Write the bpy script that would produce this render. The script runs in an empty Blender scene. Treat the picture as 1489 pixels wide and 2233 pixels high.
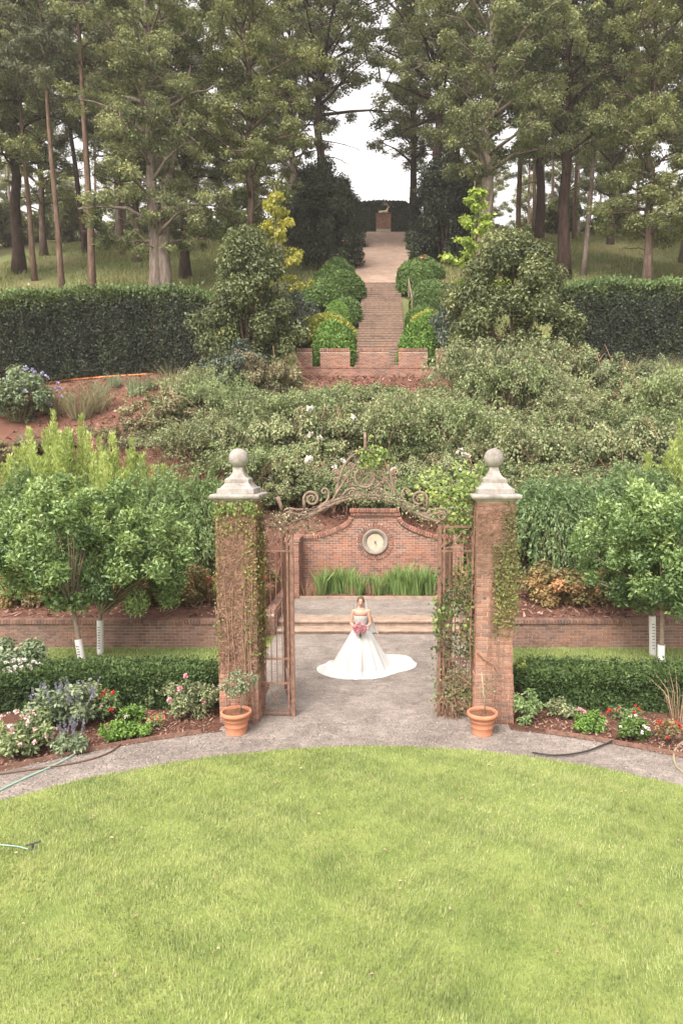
import bpy, bmesh, math, random
import numpy as np
from mathutils import Vector, Matrix, Euler

# ------------------------------------------------------------------ camera, sky, sun, exposure
scene = bpy.context.scene
col = scene.collection
CAM = Vector((0.40, 0.0, 5.0)); YAW = 0.0; PITCH = math.radians(5.03); FPX = 1488.7
cam_d = bpy.data.cameras.new('camera'); cam = bpy.data.objects.new('camera', cam_d); col.objects.link(cam)
cam.location = CAM; cam.rotation_euler = (math.radians(90) - PITCH, 0, YAW)
cam_d.sensor_width = 36; cam_d.lens = 24; cam_d.shift_x = -99.5 / 2233; cam_d.clip_end = 2000
scene.camera = cam
world = bpy.data.worlds.new('World'); scene.world = world; world.use_nodes = True
wn = world.node_tree; wn.nodes.clear()
sky = wn.nodes.new('ShaderNodeTexSky'); sky.sky_type = 'NISHITA'; sky.sun_disc = False
SUN_EL, SUN_AZ = math.radians(52), math.radians(205)      # azimuth clockwise from +Y: behind the camera, a little left
sky.sun_elevation = SUN_EL; sky.sun_rotation = SUN_AZ; sky.dust_density = 4.0; sky.air_density = 1.0; sky.ozone_density = 1.0
hs = wn.nodes.new('ShaderNodeHueSaturation'); hs.inputs['Saturation'].default_value = 0.16
bg = wn.nodes.new('ShaderNodeBackground'); bg.inputs['Strength'].default_value = 0.15
wo = wn.nodes.new('ShaderNodeOutputWorld')
wt = wn.nodes.new('ShaderNodeMix'); wt.data_type = 'RGBA'; wt.blend_type = 'MULTIPLY'; wt.inputs[0].default_value = 1; wt.inputs[7].default_value = (1.06, .985, .925, 1)
wn.links.new(sky.outputs[0], hs.inputs['Color']); wn.links.new(hs.outputs[0], wt.inputs[6]); wn.links.new(wt.outputs[2], bg.inputs['Color']); wn.links.new(bg.outputs[0], wo.inputs['Surface'])
sun_d = bpy.data.lights.new('sun', 'SUN'); sun_d.energy = 1.15; sun_d.angle = math.radians(24); sun_d.color = (1.0, 0.93, 0.84)
sun = bpy.data.objects.new('sun', sun_d); col.objects.link(sun)
sv = Vector((math.sin(SUN_AZ) * math.cos(SUN_EL), math.cos(SUN_AZ) * math.cos(SUN_EL), math.sin(SUN_EL)))
sun.rotation_euler = (-sv).to_track_quat('-Z', 'Y').to_euler(); sun.location = (0, -20, 40)
vs = scene.view_settings
vs.view_transform = 'Standard'; vs.look = 'None'; vs.exposure = 1.55; vs.gamma = 1.0; vs.use_curve_mapping = False

# ------------------------------------------------------------------ pixel -> direction helpers (photo pixels 1489 x 2233)
_r = Vector((math.cos(YAW), math.sin(YAW), 0))
_f = Vector((-math.sin(YAW) * math.cos(PITCH), math.cos(YAW) * math.cos(PITCH), -math.sin(PITCH)))
_u = _r.cross(_f)
def ray(px, py): return _f + _r * ((px - 844) / FPX) + _u * ((1116.5 - py) / FPX)
def at(px, py, Y):
    d = ray(px, py); return CAM + d * (Y / d.y)
def onz(px, py, z=0.0):
    d = ray(px, py); return CAM + d * ((z - CAM.z) / d.z)

# ------------------------------------------------------------------ terrain height
_PY = [16.9, 17.3, 20, 23.5, 34.5, 36, 38.5, 51, 80, 87, 110, 180, 400]
_PZ = [0.62, 0.68, 0.95, 2.2, 8.5, 9.0, 9.5, 17.2, 29.9, 30.7, 28.8, 21, 10]
def hz(x, y):
    z = float(np.interp(y, _PY, _PZ))
    if y > 20: z += 0.12 * math.sin(x * .7 + y * .3) * min(1, (y - 20) / 6) * min(1, max(0, (abs(x) - 2.5)) / 3)
    if y > 40: z -= min(1, (y - 40) / 15) * 0.0009 * max(0, abs(x) - 6) ** 2
    return z
def ont(px, py):
    d = ray(px, py); t = 16.0
    while t < 200:
        p = CAM + d * t
        if p.z <= hz(p.x, p.y): return p
        t += 0.1
    return CAM + d * 80

# ------------------------------------------------------------------ materials
def new_mat(name):
    m = bpy.data.materials.new(name); m.use_nodes = True
    nt = m.node_tree; b = nt.nodes['Principled BSDF']
    return m, nt, b
def ramp(nt, fac, stops):
    r = nt.nodes.new('ShaderNodeValToRGB'); e = r.color_ramp.elements
    while len(e) < len(stops): e.new(0.5)
    for el, (p, c) in zip(e, stops): el.position = p; el.color = (*c, 1)
    nt.links.new(fac, r.inputs['Fac']); return r.outputs['Color']
def noise(nt, scale, detail=4, rough=.55, vec=None, dist=0.0):
    n = nt.nodes.new('ShaderNodeTexNoise'); n.inputs['Scale'].default_value = scale; n.inputs['Detail'].default_value = detail
    n.inputs['Roughness'].default_value = rough; n.inputs['Distortion'].default_value = dist
    if vec is not None: nt.links.new(vec, n.inputs['Vector'])
    return n.outputs['Fac']
def pos(nt, scale=None):
    g = nt.nodes.new('ShaderNodeNewGeometry')
    if scale is None: return g.outputs['Position']
    m = nt.nodes.new('ShaderNodeVectorMath'); m.operation = 'MULTIPLY'; m.inputs[1].default_value = scale
    nt.links.new(g.outputs['Position'], m.inputs[0]); return m.outputs[0]
def objco(nt):
    t = nt.nodes.new('ShaderNodeTexCoord'); return t.outputs['Object']
def mixc(nt, fac, a, b, mode='MIX'):
    m = nt.nodes.new('ShaderNodeMix'); m.data_type = 'RGBA'; m.blend_type = mode
    for sock, v in ((0, fac), (6, a), (7, b)):
        if isinstance(v, (int, float)): m.inputs[sock].default_value = v
        elif isinstance(v, tuple): m.inputs[sock].default_value = (*v, 1)
        else: nt.links.new(v, m.inputs[sock])
    return m.outputs[2]
def math_(nt, op, a, b=None):
    m = nt.nodes.new('ShaderNodeMath'); m.operation = op
    for i, v in enumerate((a, b)):
        if v is None: continue
        if isinstance(v, (int, float)): m.inputs[i].default_value = v
        else: nt.links.new(v, m.inputs[i])
    return m.outputs[0]
def bump(nt, b, h, strength=.5, dist=.02):
    n = nt.nodes.new('ShaderNodeBump'); n.inputs['Strength'].default_value = strength; n.inputs['Distance'].default_value = dist
    nt.links.new(h, n.inputs['Height']); nt.links.new(n.outputs[0], b.inputs['Normal'])
def attr(nt, name):
    a = nt.nodes.new('ShaderNodeAttribute'); a.attribute_name = name; return a.outputs['Fac']
def simple(name, c, rough=.8, spec=.3, var=.25, scale=6, bmp=.3, metal=0):
    m, nt, b = new_mat(name); n = noise(nt, scale, 6, .65, pos(nt))
    b.inputs['Base Color'].default_value = (*c, 1)
    nt.links.new(ramp(nt, n, [(.3, tuple(x * (1 - var) for x in c)), (.7, tuple(min(1, x * (1 + var)) for x in c))]), b.inputs['Base Color'])
    b.inputs['Roughness'].default_value = rough; b.inputs['Specular IOR Level'].default_value = spec; b.inputs['Metallic'].default_value = metal
    if bmp: bump(nt, b, noise(nt, scale * 6, 4, .6, pos(nt)), bmp, .01)
    return m
def leafmat(name, c0, c1, c2, rough=.55, trans=.25, spec=.35):
    c0, c1, c2 = (tuple(x * 1.5 + .006 for x in c) for c in (c0, c1, c2))
    m, nt, b = new_mat(name)
    oi = nt.nodes.new('ShaderNodeObjectInfo')
    tv = math_(nt, 'ADD', attr(nt, 'tv'), math_(nt, 'MULTIPLY', math_(nt, 'SUBTRACT', oi.outputs['Random'], .5), .14))
    c = ramp(nt, tv, [(.15, c0), (.5, c1), (.9, c2)])
    nt.links.new(c, b.inputs['Base Color']); b.inputs['Roughness'].default_value = rough; b.inputs['Specular IOR Level'].default_value = spec
    t = nt.nodes.new('ShaderNodeBsdfTranslucent'); mx = nt.nodes.new('ShaderNodeMixShader'); mx.inputs[0].default_value = trans
    nt.links.new(mixc(nt, 1.0, c, (1.15, 1.1, .7), 'MULTIPLY'), t.inputs['Color'])
    out = nt.nodes['Material Output']
    nt.links.new(b.outputs[0], mx.inputs[1]); nt.links.new(t.outputs[0], mx.inputs[2]); nt.links.new(mx.outputs[0], out.inputs['Surface'])
    return m
M = {}
def _brick(name, stops, mortar_dust=.25):
    m, nt, b = new_mat(name)
    oi = nt.nodes.new('ShaderNodeObjectInfo')
    f = math_(nt, 'FRACT', math_(nt, 'ADD', oi.outputs['Random'], attr(nt, 'tv')))
    c = ramp(nt, f, stops)
    c = mixc(nt, .2, c, (.33, .27, .235))
    g = noise(nt, 22, 6, .7, pos(nt)); c = mixc(nt, .55, c, ramp(nt, g, [(.25, (.45, .42, .4)), (.6, (1, 1, 1)), (.8, (1.25, 1.2, 1.15))]), 'MULTIPLY')
    big = noise(nt, 1.1, 4, .6, pos(nt, (1, 1, .55)), .4)
    c = mixc(nt, .6, c, ramp(nt, big, [(.3, (.42, .40, .41)), (.48, (.95, .95, .96)), (.68, (1.2, 1.02, .84))]), 'MULTIPLY')
    eff = ramp(nt, noise(nt, 2.3, 6, .7, pos(nt, (1, 1, 1.6))), [(.6, (0, 0, 0)), (.74, (1, 1, 1))])
    sep = nt.nodes.new('ShaderNodeSeparateColor'); nt.links.new(eff, sep.inputs[0])
    c = mixc(nt, math_(nt, 'MULTIPLY', sep.outputs[0], mortar_dust), c, (.36, .31, .27))
    nt.links.new(c, b.inputs['Base Color']); b.inputs['Roughness'].default_value = .92; b.inputs['Specular IOR Level'].default_value = .2
    bump(nt, b, noise(nt, 60, 4, .7, pos(nt)), .5, .006); return m
RB = [(0, (.19, .08, .058)), (.25, (.27, .115, .08)), (.5, (.33, .15, .105)), (.72, (.36, .18, .13)), (.86, (.26, .15, .125)), (1, (.15, .095, .082))]
M['brick'] = _brick('red_brick', RB)
M['brick_pillar'] = _brick('pillar_brick', [(0, (.25, .115, .08)), (.3, (.34, .16, .108)), (.6, (.40, .205, .14)), (.85, (.34, .19, .14)), (1, (.22, .13, .105))])
M['brick_low'] = _brick('brown_brick', [(0, (.13, .065, .05)), (.3, (.20, .10, .075)), (.6, (.25, .135, .10)), (.85, (.20, .125, .105)), (1, (.11, .07, .062))])
M['mortar'] = simple('mortar', (.47, .39, .32), .95, .1, .25, 9, .5)
def _stone():
    m, nt, b = new_mat('pale_stone')
    n1 = noise(nt, 3.5, 8, .7, pos(nt)); n2 = noise(nt, 14, 5, .7, pos(nt, (1, 1, .35)))
    c = ramp(nt, n1, [(.3, (.19, .172, .158)), (.5, (.325, .298, .277)), (.7, (.43, .398, .37))])
    c = mixc(nt, .5, c, ramp(nt, n2, [(.3, (.5, .48, .45)), (.55, (1, 1, 1))]), 'MULTIPLY')
    nt.links.new(c, b.inputs['Base Color']); b.inputs['Roughness'].default_value = .9; b.inputs['Specular IOR Level'].default_value = .2
    bump(nt, b, noise(nt, 45, 5, .7, pos(nt)), .4, .01); return m
M['stone'] = _stone()
M['step_stone'] = simple('step_stone', (.30, .225, .175), .9, .2, .3, 5, .4)
M['cream'] = simple('cream_plaster', (.47, .39, .30), .9, .2, .15, 8, .3)
M['greystone'] = simple('grey_stone_ring', (.26, .225, .19), .9, .2, .25, 10, .4)
def _gravel(name, a, bcol, c2):
    m, nt, b = new_mat(name); p = pos(nt)
    n1 = noise(nt, 1.3, 5, .6, p, .6); n2 = noise(nt, 45, 4, .8, p); n3 = noise(nt, 7, 6, .7, pos(nt, (.5, 1, 1)), .8)
    c = ramp(nt, n1, [(.3, a), (.5, bcol), (.7, c2)])
    c = mixc(nt, .8, c, ramp(nt, n2, [(.25, (.45, .44, .43)), (.5, (1, 1, 1)), (.75, (1.4, 1.38, 1.35))]), 'MULTIPLY')
    c = mixc(nt, .55, c, ramp(nt, n3, [(.32, (.66, .65, .64)), (.5, (1, 1, 1)), (.62, (1.42, 1.38, 1.33))]), 'MULTIPLY')
    nt.links.new(c, b.inputs['Base Color']); b.inputs['Roughness'].default_value = .95; b.inputs['Specular IOR Level'].default_value = .15
    bump(nt, b, n2, .8, .015); return m
M['gravel'] = _gravel('grey_gravel', (.185, .158, .143), (.25, .218, .197), (.325, .285, .257))
M['gravel_tan'] = _gravel('tan_gravel', (.23, .165, .13), (.29, .21, .165), (.35, .265, .21))
def _mulch():
    m, nt, b = new_mat('mulch'); p = pos(nt)
    n2 = noise(nt, 30, 6, .8, p, 1.5); n1 = noise(nt, 1.2, 4, .6, p)
    c = ramp(nt, n1, [(.3, (.10, .052, .038)), (.6, (.155, .08, .057)), (.8, (.20, .125, .095))])
    c = mixc(nt, .8, c, ramp(nt, n2, [(.3, (.35, .33, .32)), (.5, (1, 1, 1)), (.72, (1.5, 1.4, 1.3))]), 'MULTIPLY')
    nt.links.new(c, b.inputs['Base Color']); b.inputs['Roughness'].default_value = 1; b.inputs['Specular IOR Level'].default_value = .1
    bump(nt, b, n2, .9, .03); return m
M['mulch'] = _mulch()
def _hill():
    m, nt, b = new_mat('hill_ground'); p = pos(nt)
    sx = nt.nodes.new('ShaderNodeSeparateXYZ'); nt.links.new(p, sx.inputs[0])
    n2 = noise(nt, 22, 6, .8, p, 1.5); n1 = noise(nt, .9, 4, .6, p); n3 = noise(nt, .16, 5, .65, p)
    mul = ramp(nt, n1, [(.3, (.125, .062, .045)), (.6, (.185, .095, .07)), (.8, (.24, .145, .11))])
    mul = mixc(nt, .8, mul, ramp(nt, n2, [(.3, (.35, .33, .32)), (.5, (1, 1, 1)), (.72, (1.5, 1.4, 1.3))]), 'MULTIPLY')
    gr = ramp(nt, n3, [(.3, (.085, .105, .04)), (.5, (.135, .15, .062)), (.64, (.18, .15, .08)), (.78, (.22, .165, .105))])
    gr = mixc(nt, .5, gr, ramp(nt, noise(nt, 9, 5, .7, p), [(.3, (.5, .5, .5)), (.5, (1, 1, 1)), (.7, (1.3, 1.3, 1.2))]), 'MULTIPLY')
    y = math_(nt, 'ADD', sx.outputs['Y'], math_(nt, 'MULTIPLY', n1, 3.0))
    f = math_(nt, 'GREATER_THAN', y, 38.6)
    nt.links.new(mixc(nt, f, mul, gr), b.inputs['Base Color']); b.inputs['Roughness'].default_value = 1; b.inputs['Specular IOR Level'].default_value = .1
    bump(nt, b, n2, .9, .04); return m
M['hill'] = _hill()
def _turf():
    m, nt, b = new_mat('turf'); p = pos(nt)
    c = ramp(nt, noise(nt, 1.1, 5, .6, p), [(.3, (.14, .195, .055)), (.55, (.225, .28, .085)), (.75, (.30, .33, .12))])
    c = mixc(nt, .5, c, ramp(nt, noise(nt, 40, 5, .7, p), [(.3, (.5, .5, .45)), (.6, (1.1, 1.1, 1))]), 'MULTIPLY')
    nt.links.new(c, b.inputs['Base Color']); b.inputs['Roughness'].default_value = 1; b.inputs['Specular IOR Level'].default_value = .1
    bump(nt, b, noise(nt, 60, 4, .7, p), .8, .02); return m
M['turf'] = _turf()
M['grass'] = leafmat('grass_blades', (.122, .16, .066), (.227, .265, .115), (.33, .352, .18), .7, .35, .1)
M['fieldgrass'] = leafmat('field_grass', (.075, .10, .035), (.13, .145, .058), (.23, .20, .11), .8, .3, .1)
M['bark'] = None
def _bark(name, a, c2, sc=5):
    m, nt, b = new_mat(name); p = pos(nt, (1, 1, .22))
    n = noise(nt, sc, 7, .75, p, .5)
    c = ramp(nt, n, [(.32, tuple(x * .45 for x in a)), (.5, a), (.7, c2)])
    nt.links.new(c, b.inputs['Base Color']); b.inputs['Roughness'].default_value = 1; b.inputs['Specular IOR Level'].default_value = .1
    bump(nt, b, n, 1.0, .08); return m
M['bark'] = _bark('bark', (.105, .072, .058), (.19, .145, .12))
M['bark_grey'] = _bark('bark_grey', (.17, .135, .115), (.30, .25, .215))
M['bark_dark'] = _bark('bark_dark', (.05, .032, .028), (.095, .065, .055))
M['bark_pine'] = _bark('bark_pine', (.13, .085, .065), (.22, .155, .12))
M['bark_young'] = simple('young_bark', (.20, .155, .115), .9, .2, .3, 12, .4)
M['rust'] = simple('rusty_iron', (.185, .105, .078), .8, .3, .45, 14, .4)
M['rust_grey'] = simple('weathered_iron', (.205, .145, .116), .8, .3, .4, 14, .4)
M['stem'] = simple('vine_stem', (.25, .155, .11), .9, .15, .4, 12, 0)
M['stem_grey'] = simple('grey_vine_stem', (.20, .155, .125), .9, .15, .4, 12, 0)
M['terracotta'] = simple('terracotta', (.42, .185, .11), .85, .2, .14, 5, .25)
M['soil'] = simple('soil', (.17, .085, .055), 1, .1, .5, 40, .9)
M['guard'] = simple('white_plastic', (.62, .61, .6), .6, .4, .06, 5, 0)
M['ink'] = simple('black_print', (.06, .06, .06), .8, .2, .1, 5, 0)
M['hose_mint'] = simple('mint_hose', (.24, .37, .30), .5, .4, .15, 5, 0)
M['hose_brown'] = simple('brown_hose', (.13, .075, .055), .6, .3, .2, 5, 0)
M['hose_black'] = simple('black_hose', (.03, .027, .026), .6, .3, .2, 5, 0)
M['hose_tan'] = simple('tan_hose', (.30, .26, .17), .6, .3, .2, 5, 0)
M['hose_orange'] = simple('orange_hose', (.62, .24, .08), .6, .3, .2, 5, 0)
M['hose_green'] = simple('green_hose', (.035, .06, .02), .9, .3, .2, 5, 0)
M['wood'] = simple('grey_wood', (.20, .15, .115), .9, .2, .3, 10, .3)
M['statue'] = simple('weathered_cast_stone', (.42, .33, .22), .9, .2, .2, 4, .3)
L = {
 'oak':   leafmat('oak_leaf', (.056, .07, .034), (.13, .15, .074), (.255, .272, .145), .65, .36, .25),
 'oak_y': leafmat('oak_leaf_warm', (.066, .082, .034), (.152, .17, .074), (.285, .295, .145), .65, .36, .25),
 'pine':  leafmat('pine_needles', (.04, .048, .028), (.08, .09, .05), (.14, .15, .085), .6, .2),
 'dark':  leafmat('dark_evergreen', (.009, .014, .009), (.021, .029, .017), (.05, .065, .036), .6, .14, .25),
 'hedge': leafmat('hedge_leaf', (.008, .013, .009), (.019, .028, .017), (.085, .115, .035), .6, .12, .3),
 'box':   leafmat('boxwood_leaf', (.05, .095, .018), (.095, .175, .03), (.17, .27, .06), .55, .25),
 'boxd':  leafmat('boxwood_dark', (.035, .065, .017), (.065, .115, .027), (.12, .18, .045), .55, .22),
 'boxy':  leafmat('boxwood_yellow', (.13, .15, .03), (.21, .23, .045), (.32, .33, .08), .55, .25),
 'yew':   leafmat('yew_leaf', (.016, .032, .011), (.04, .068, .02), (.10, .15, .04), .6, .2, .25),
 'holly': leafmat('holly_leaf', (.042, .056, .024), (.098, .118, .05), (.20, .218, .105), .55, .22, .35),
 'blue':  leafmat('bluegreen_leaf', (.03, .042, .03), (.07, .09, .066), (.12, .14, .105), .45, .18, .5),
 'weep':  leafmat('weeping_leaf', (.065, .105, .04), (.125, .185, .072), (.215, .285, .125), .6, .3),
 'weepb': leafmat('weeping_leaf_blue', (.058, .098, .042), (.115, .175, .075), (.2, .27, .125), .6, .3),
 'light': leafmat('light_leaf', (.155, .205, .062), (.265, .33, .11), (.40, .45, .19), .6, .42),
 'rose':  leafmat('rose_leaf', (.075, .09, .047), (.16, .185, .094), (.275, .298, .16), .6, .25),
 'roseg': leafmat('rose_leaf_green', (.065, .09, .04), (.14, .18, .08), (.25, .29, .14), .6, .25),
 'rosed': leafmat('rose_leaf_dry', (.085, .075, .045), (.165, .15, .09), (.28, .25, .155), .7, .25),
 'laurel': leafmat('laurel_leaf', (.052, .094, .032), (.118, .185, .06), (.245, .32, .125), .42, .25, .5),
 'lime':  leafmat('lime_leaf', (.15, .21, .05), (.24, .31, .07), (.36, .40, .11), .6, .4),
 'limey': leafmat('yellow_leaf', (.17, .19, .045), (.27, .27, .06), (.38, .32, .085), .6, .4),
 'nandina': leafmat('nandina_leaf', (.10, .07, .045), (.16, .15, .06), (.34, .18, .09), .6, .25),
 'vine':  leafmat('vine_leaf', (.055, .065, .022), (.12, .125, .04), (.25, .225, .07), .6, .3),
 'vineg': leafmat('vine_leaf_green', (.07, .11, .03), (.15, .21, .06), (.30, .35, .10), .6, .35),
 'iris':  leafmat('iris_leaf', (.06, .11, .035), (.125, .20, .062), (.24, .32, .12), .45, .25),
 'straw': leafmat('dry_straw', (.14, .085, .055), (.22, .145, .095), (.33, .24, .17), .8, .15),
 'sage':  leafmat('sage_leaf', (.07, .10, .055), (.14, .18, .105), (.24, .28, .18), .6, .25),
}
def petal(name, c): 
    m, nt, b = new_mat(name); b.inputs['Base Color'].default_value = (*c, 1); b.inputs['Roughness'].default_value = .7
    nt.links.new(ramp(nt, attr(nt, 'tv'), [(.1, tuple(x * .75 for x in c)), (.9, tuple(min(1, x * 1.15) for x in c))]), b.inputs['Base Color']); return m
F = {'white': petal('white_petal', (.66, .62, .58)), 'blush': petal('blush_petal', (.72, .53, .51)), 'pink': petal('pink_petal', (.82, .30, .38)),
     'red': petal('red_petal', (.55, .035, .03)), 'lilac': petal('lilac_petal', (.42, .38, .60)), 'blue': petal('blue_petal', (.20, .20, .26)),
     'orange': petal('orange_petal', (.60, .18, .07)), 'salmon': petal('salmon_petal', (.58, .30, .2))}

# ------------------------------------------------------------------ objects
def tag(o, label=None, cat=None, group=None, kind=None):
    for k, v in (('label', label), ('category', cat), ('group', group), ('kind', kind)):
        if v: o[k] = v
    return o
def thing(name, label, cat, loc=(0, 0, 0), rotz=0, group=None):
    o = bpy.data.objects.new(name, None); col.objects.link(o); o.empty_display_size = .2
    o.location = loc; o.rotation_euler = (0, 0, rotz); return tag(o, label, cat, group)
def obj(name, me, mat, parent=None, loc=None, world_coords=False):
    o = bpy.data.objects.new(name, me); col.objects.link(o)
    if mat is not None and not me.materials: me.materials.append(mat)
    if parent is not None:
        o.parent = parent
        if world_coords: o.location = -parent.location
    if loc is not None: o.location = loc
    return o
def dup(root, loc, rotz=0, scale=1, label=None, cat=None, group=None):
    r = root.copy(); col.objects.link(r); r.location = loc; r.rotation_euler = (0, 0, rotz)
    r.scale = scale if isinstance(scale, tuple) else (scale,) * 3
    tag(r, label, cat, group)
    for ch in list(root.children):
        c = ch.copy(); col.objects.link(c); c.parent = r
        for g in list(ch.children):
            d = g.copy(); col.objects.link(d); d.parent = c
    return r
class MB:
    def __init__(s): s.v = []; s.f = []; s.sm = True
    def add(s, vs_, fs):
        k = len(s.v); s.v.extend([tuple(p) for p in vs_]); s.f.extend([tuple(i + k for i in f) for f in fs]); return s
    def box(s, a, b):
        (x0, y0, z0), (x1, y1, z1) = a, b
        return s.add([(x0, y0, z0), (x1, y0, z0), (x1, y1, z0), (x0, y1, z0), (x0, y0, z1), (x1, y0, z1), (x1, y1, z1), (x0, y1, z1)],
                     [(3, 2, 1, 0), (4, 5, 6, 7), (0, 1, 5, 4), (1, 2, 6, 5), (2, 3, 7, 6), (3, 0, 4, 7)])
    def tube(s, pts, r, n=6, cap=True):
        pts = [Vector(p) for p in pts]; m = len(pts)
        rr = r if hasattr(r, '__len__') else [r] * m
        ref = Vector((0, 0, 1)); vs_ = []; a = None
        for i, p in enumerate(pts):
            t = (pts[min(i + 1, m - 1)] - pts[max(i - 1, 0)])
            t = t.normalized() if t.length > 1e-9 else Vector((0, 0, 1))
            if a is None:
                a = t.cross(ref)
                if a.length < .05: a = t.cross(Vector((1, 0, 0)))
            else: a = a - t * a.dot(t)
            a.normalize(); b = t.cross(a)
            for j in range(n):
                w = 2 * math.pi * j / n; vs_.append(p + a * (rr[i] * math.cos(w)) + b * (rr[i] * math.sin(w)))
        fs = [(i * n + j, i * n + (j + 1) % n, (i + 1) * n + (j + 1) % n, (i + 1) * n + j) for i in range(m - 1) for j in range(n)]
        if cap: fs += [tuple(range(n - 1, -1, -1)), tuple((m - 1) * n + j for j in range(n))]
        return s.add(vs_, fs)
    def lathe(s, prof, n=32, c=(0, 0, 0)):
        vs_ = []; m = len(prof)
        for r, z in prof:
            for j in range(n): w = 2 * math.pi * j / n; vs_.append((c[0] + r * math.cos(w), c[1] + r * math.sin(w), c[2] + z))
        fs = [(i * n + j, i * n + (j + 1) % n, (i + 1) * n + (j + 1) % n, (i + 1) * n + j) for i in range(m - 1) for j in range(n)]
        return s.add(vs_, fs)
    def sqloft(s, prof, c=(0, 0, 0)):           # square rings (half size, z)
        vs_ = []; m = len(prof)
        for h, z in prof: vs_ += [(c[0] - h, c[1] - h, c[2] + z), (c[0] + h, c[1] - h, c[2] + z), (c[0] + h, c[1] + h, c[2] + z), (c[0] - h, c[1] + h, c[2] + z)]
        fs = [(i * 4 + j, i * 4 + (j + 1) % 4, i * 4 + 4 + (j + 1) % 4, i * 4 + 4 + j) for i in range(m - 1) for j in range(4)]
        return s.add(vs_, fs + [(3, 2, 1, 0), tuple((m - 1) * 4 + j for j in range(4))])
    def mesh(s, name, smooth=False):
        me = bpy.data.meshes.new(name); me.from_pydata(s.v, [], s.f); me.update()
        if smooth: me.polygons.foreach_set('use_smooth', [True] * len(me.polygons))
        return me
    def build(s, name, mat, parent=None, smooth=False, wc=False, loc=None):
        return obj(name, s.mesh(name, smooth), mat, parent, loc, wc)

# ------------------------------------------------------------------ foliage meshes (numpy)
def unit(a): return a / np.maximum(np.linalg.norm(a, axis=1, keepdims=True), 1e-9)
def npmesh(name, V, corners, tv=None):
    n = len(V) // corners
    me = bpy.data.meshes.new(name)
    me.vertices.add(len(V)); me.vertices.foreach_set('co', V.astype(np.float32).ravel())
    me.loops.add(len(V)); me.loops.foreach_set('vertex_index', np.arange(len(V), dtype=np.int32))
    me.polygons.add(n); me.polygons.foreach_set('loop_start', np.arange(0, len(V), corners, dtype=np.int32))
    try: me.polygons.foreach_set('loop_total', np.full(n, corners, dtype=np.int32))
    except Exception: pass
    if tv is not None:
        a = me.attributes.new('tv', 'FLOAT', 'POINT'); a.data.foreach_set('value', np.repeat(np.clip(tv, 0, 1), corners).astype(np.float32))
    me.update(calc_edges=True); return me
def leafmesh(name, P, D, N, Ln, W, tv, fold=.12):
    D = unit(D); S = unit(np.cross(D, N)); N2 = np.cross(S, D)
    Ln = np.broadcast_to(Ln, (len(P),))[:, None]; W = np.broadcast_to(W, (len(P),))[:, None]
    mid = P + D * Ln * .45 + N2 * Ln * fold
    V = np.stack([P, mid + S * W * .5, P + D * Ln - N2 * Ln * fold * .5, mid - S * W * .5], axis=1).reshape(-1, 3)
    return npmesh(name, V, 4, tv)
def trimesh(name, P, D, S, Ln, W, tv):
    Ln = np.broadcast_to(Ln, (len(P),))[:, None]; W = np.broadcast_to(W, (len(P),))[:, None]
    V = np.stack([P - S * W * .5, P + S * W * .5, P + D * Ln], axis=1).reshape(-1, 3)
    return npmesh(name, V, 3, tv)
def wob(P, f, seed):
    g = np.random.default_rng(seed); o = np.zeros(len(P))
    for i in range(6):
        k = g.normal(size=P.shape[1]); k /= np.linalg.norm(k); o += np.sin(P @ k * f * (0.6 + .28 * i) + g.uniform(0, 6.28)) / (1 + .25 * i)
    return o / 3.0
def cloud(g, C, R, n, flat=.75, up=.5, power=.45, droop=.25):
    C = np.asarray(C, float); R = np.asarray(R, float)
    p = R ** 2; p /= p.sum(); idx = g.choice(len(C), n, p=p)
    u = unit(g.normal(size=(n, 3))); rad = R[idx] * g.random(n) ** power
    P = C[idx] + u * rad[:, None] * np.array([1, 1, flat])
    N = unit(u * .55 + np.array([0, 0, up]) + g.normal(size=(n, 3)) * .45)
    D = unit(np.cross(N, g.normal(size=(n, 3)))) + u * .35 - np.array([0, 0, droop])
    cv = g.normal(size=len(C)) * .14
    tv = .47 + cv[idx] + g.normal(size=n) * .13
    return P, D, N, tv
def shell(g, n, rad, bumps=.12, depth=.25, f=3, seed=0, zmin=-.35):
    u = unit(g.normal(size=(int(n * 2.2), 3))); u = u[u[:, 2] > zmin][:n]; n = len(u)
    r = 1 + bumps * wob(u, f, seed) - depth * g.random(n) ** 2
    P = u * r[:, None] * np.array(rad)
    N = unit(u / np.array(rad) * np.mean(rad) + g.normal(size=(n, 3)) * .45)
    D = unit(np.cross(N, g.normal(size=(n, 3)))) + N * .6
    return P, D, N, .46 + .10 * wob(u, f * 2.3, seed + 1) + g.normal(size=n) * .14
def lv(name, data, Ln, asp, mat, parent, g, fold=.12, kind=None):
    P, D, N, tv = data; n = len(P); l = Ln * (.65 + .7 * g.random(n))
    o = obj(name, leafmesh(name, P, D, N, l, l * asp, tv, fold), mat, parent); tag(o, kind=kind); return o
def blobs(name, P, r, mat, parent, g, petals=6, kind='stuff'):     # little blossoms: rosettes of petals
    P = np.asarray(P, float); n = len(P); k = np.repeat(np.arange(n), petals * 2)
    u = unit(g.normal(size=(len(k), 3)) + np.array([0, -.35, .55])); rr = (r * (.7 + .6 * g.random(n)))[k]
    o = obj(name, leafmesh(name, P[k] + u * rr[:, None] * .15, u, unit(g.normal(size=(len(k), 3))), rr, rr * .95, .3 + .5 * g.random(len(k)), .15), mat, parent)
    return tag(o, kind=kind if n > 1 else None)
def rnd(seed): return np.random.default_rng(seed)

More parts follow.
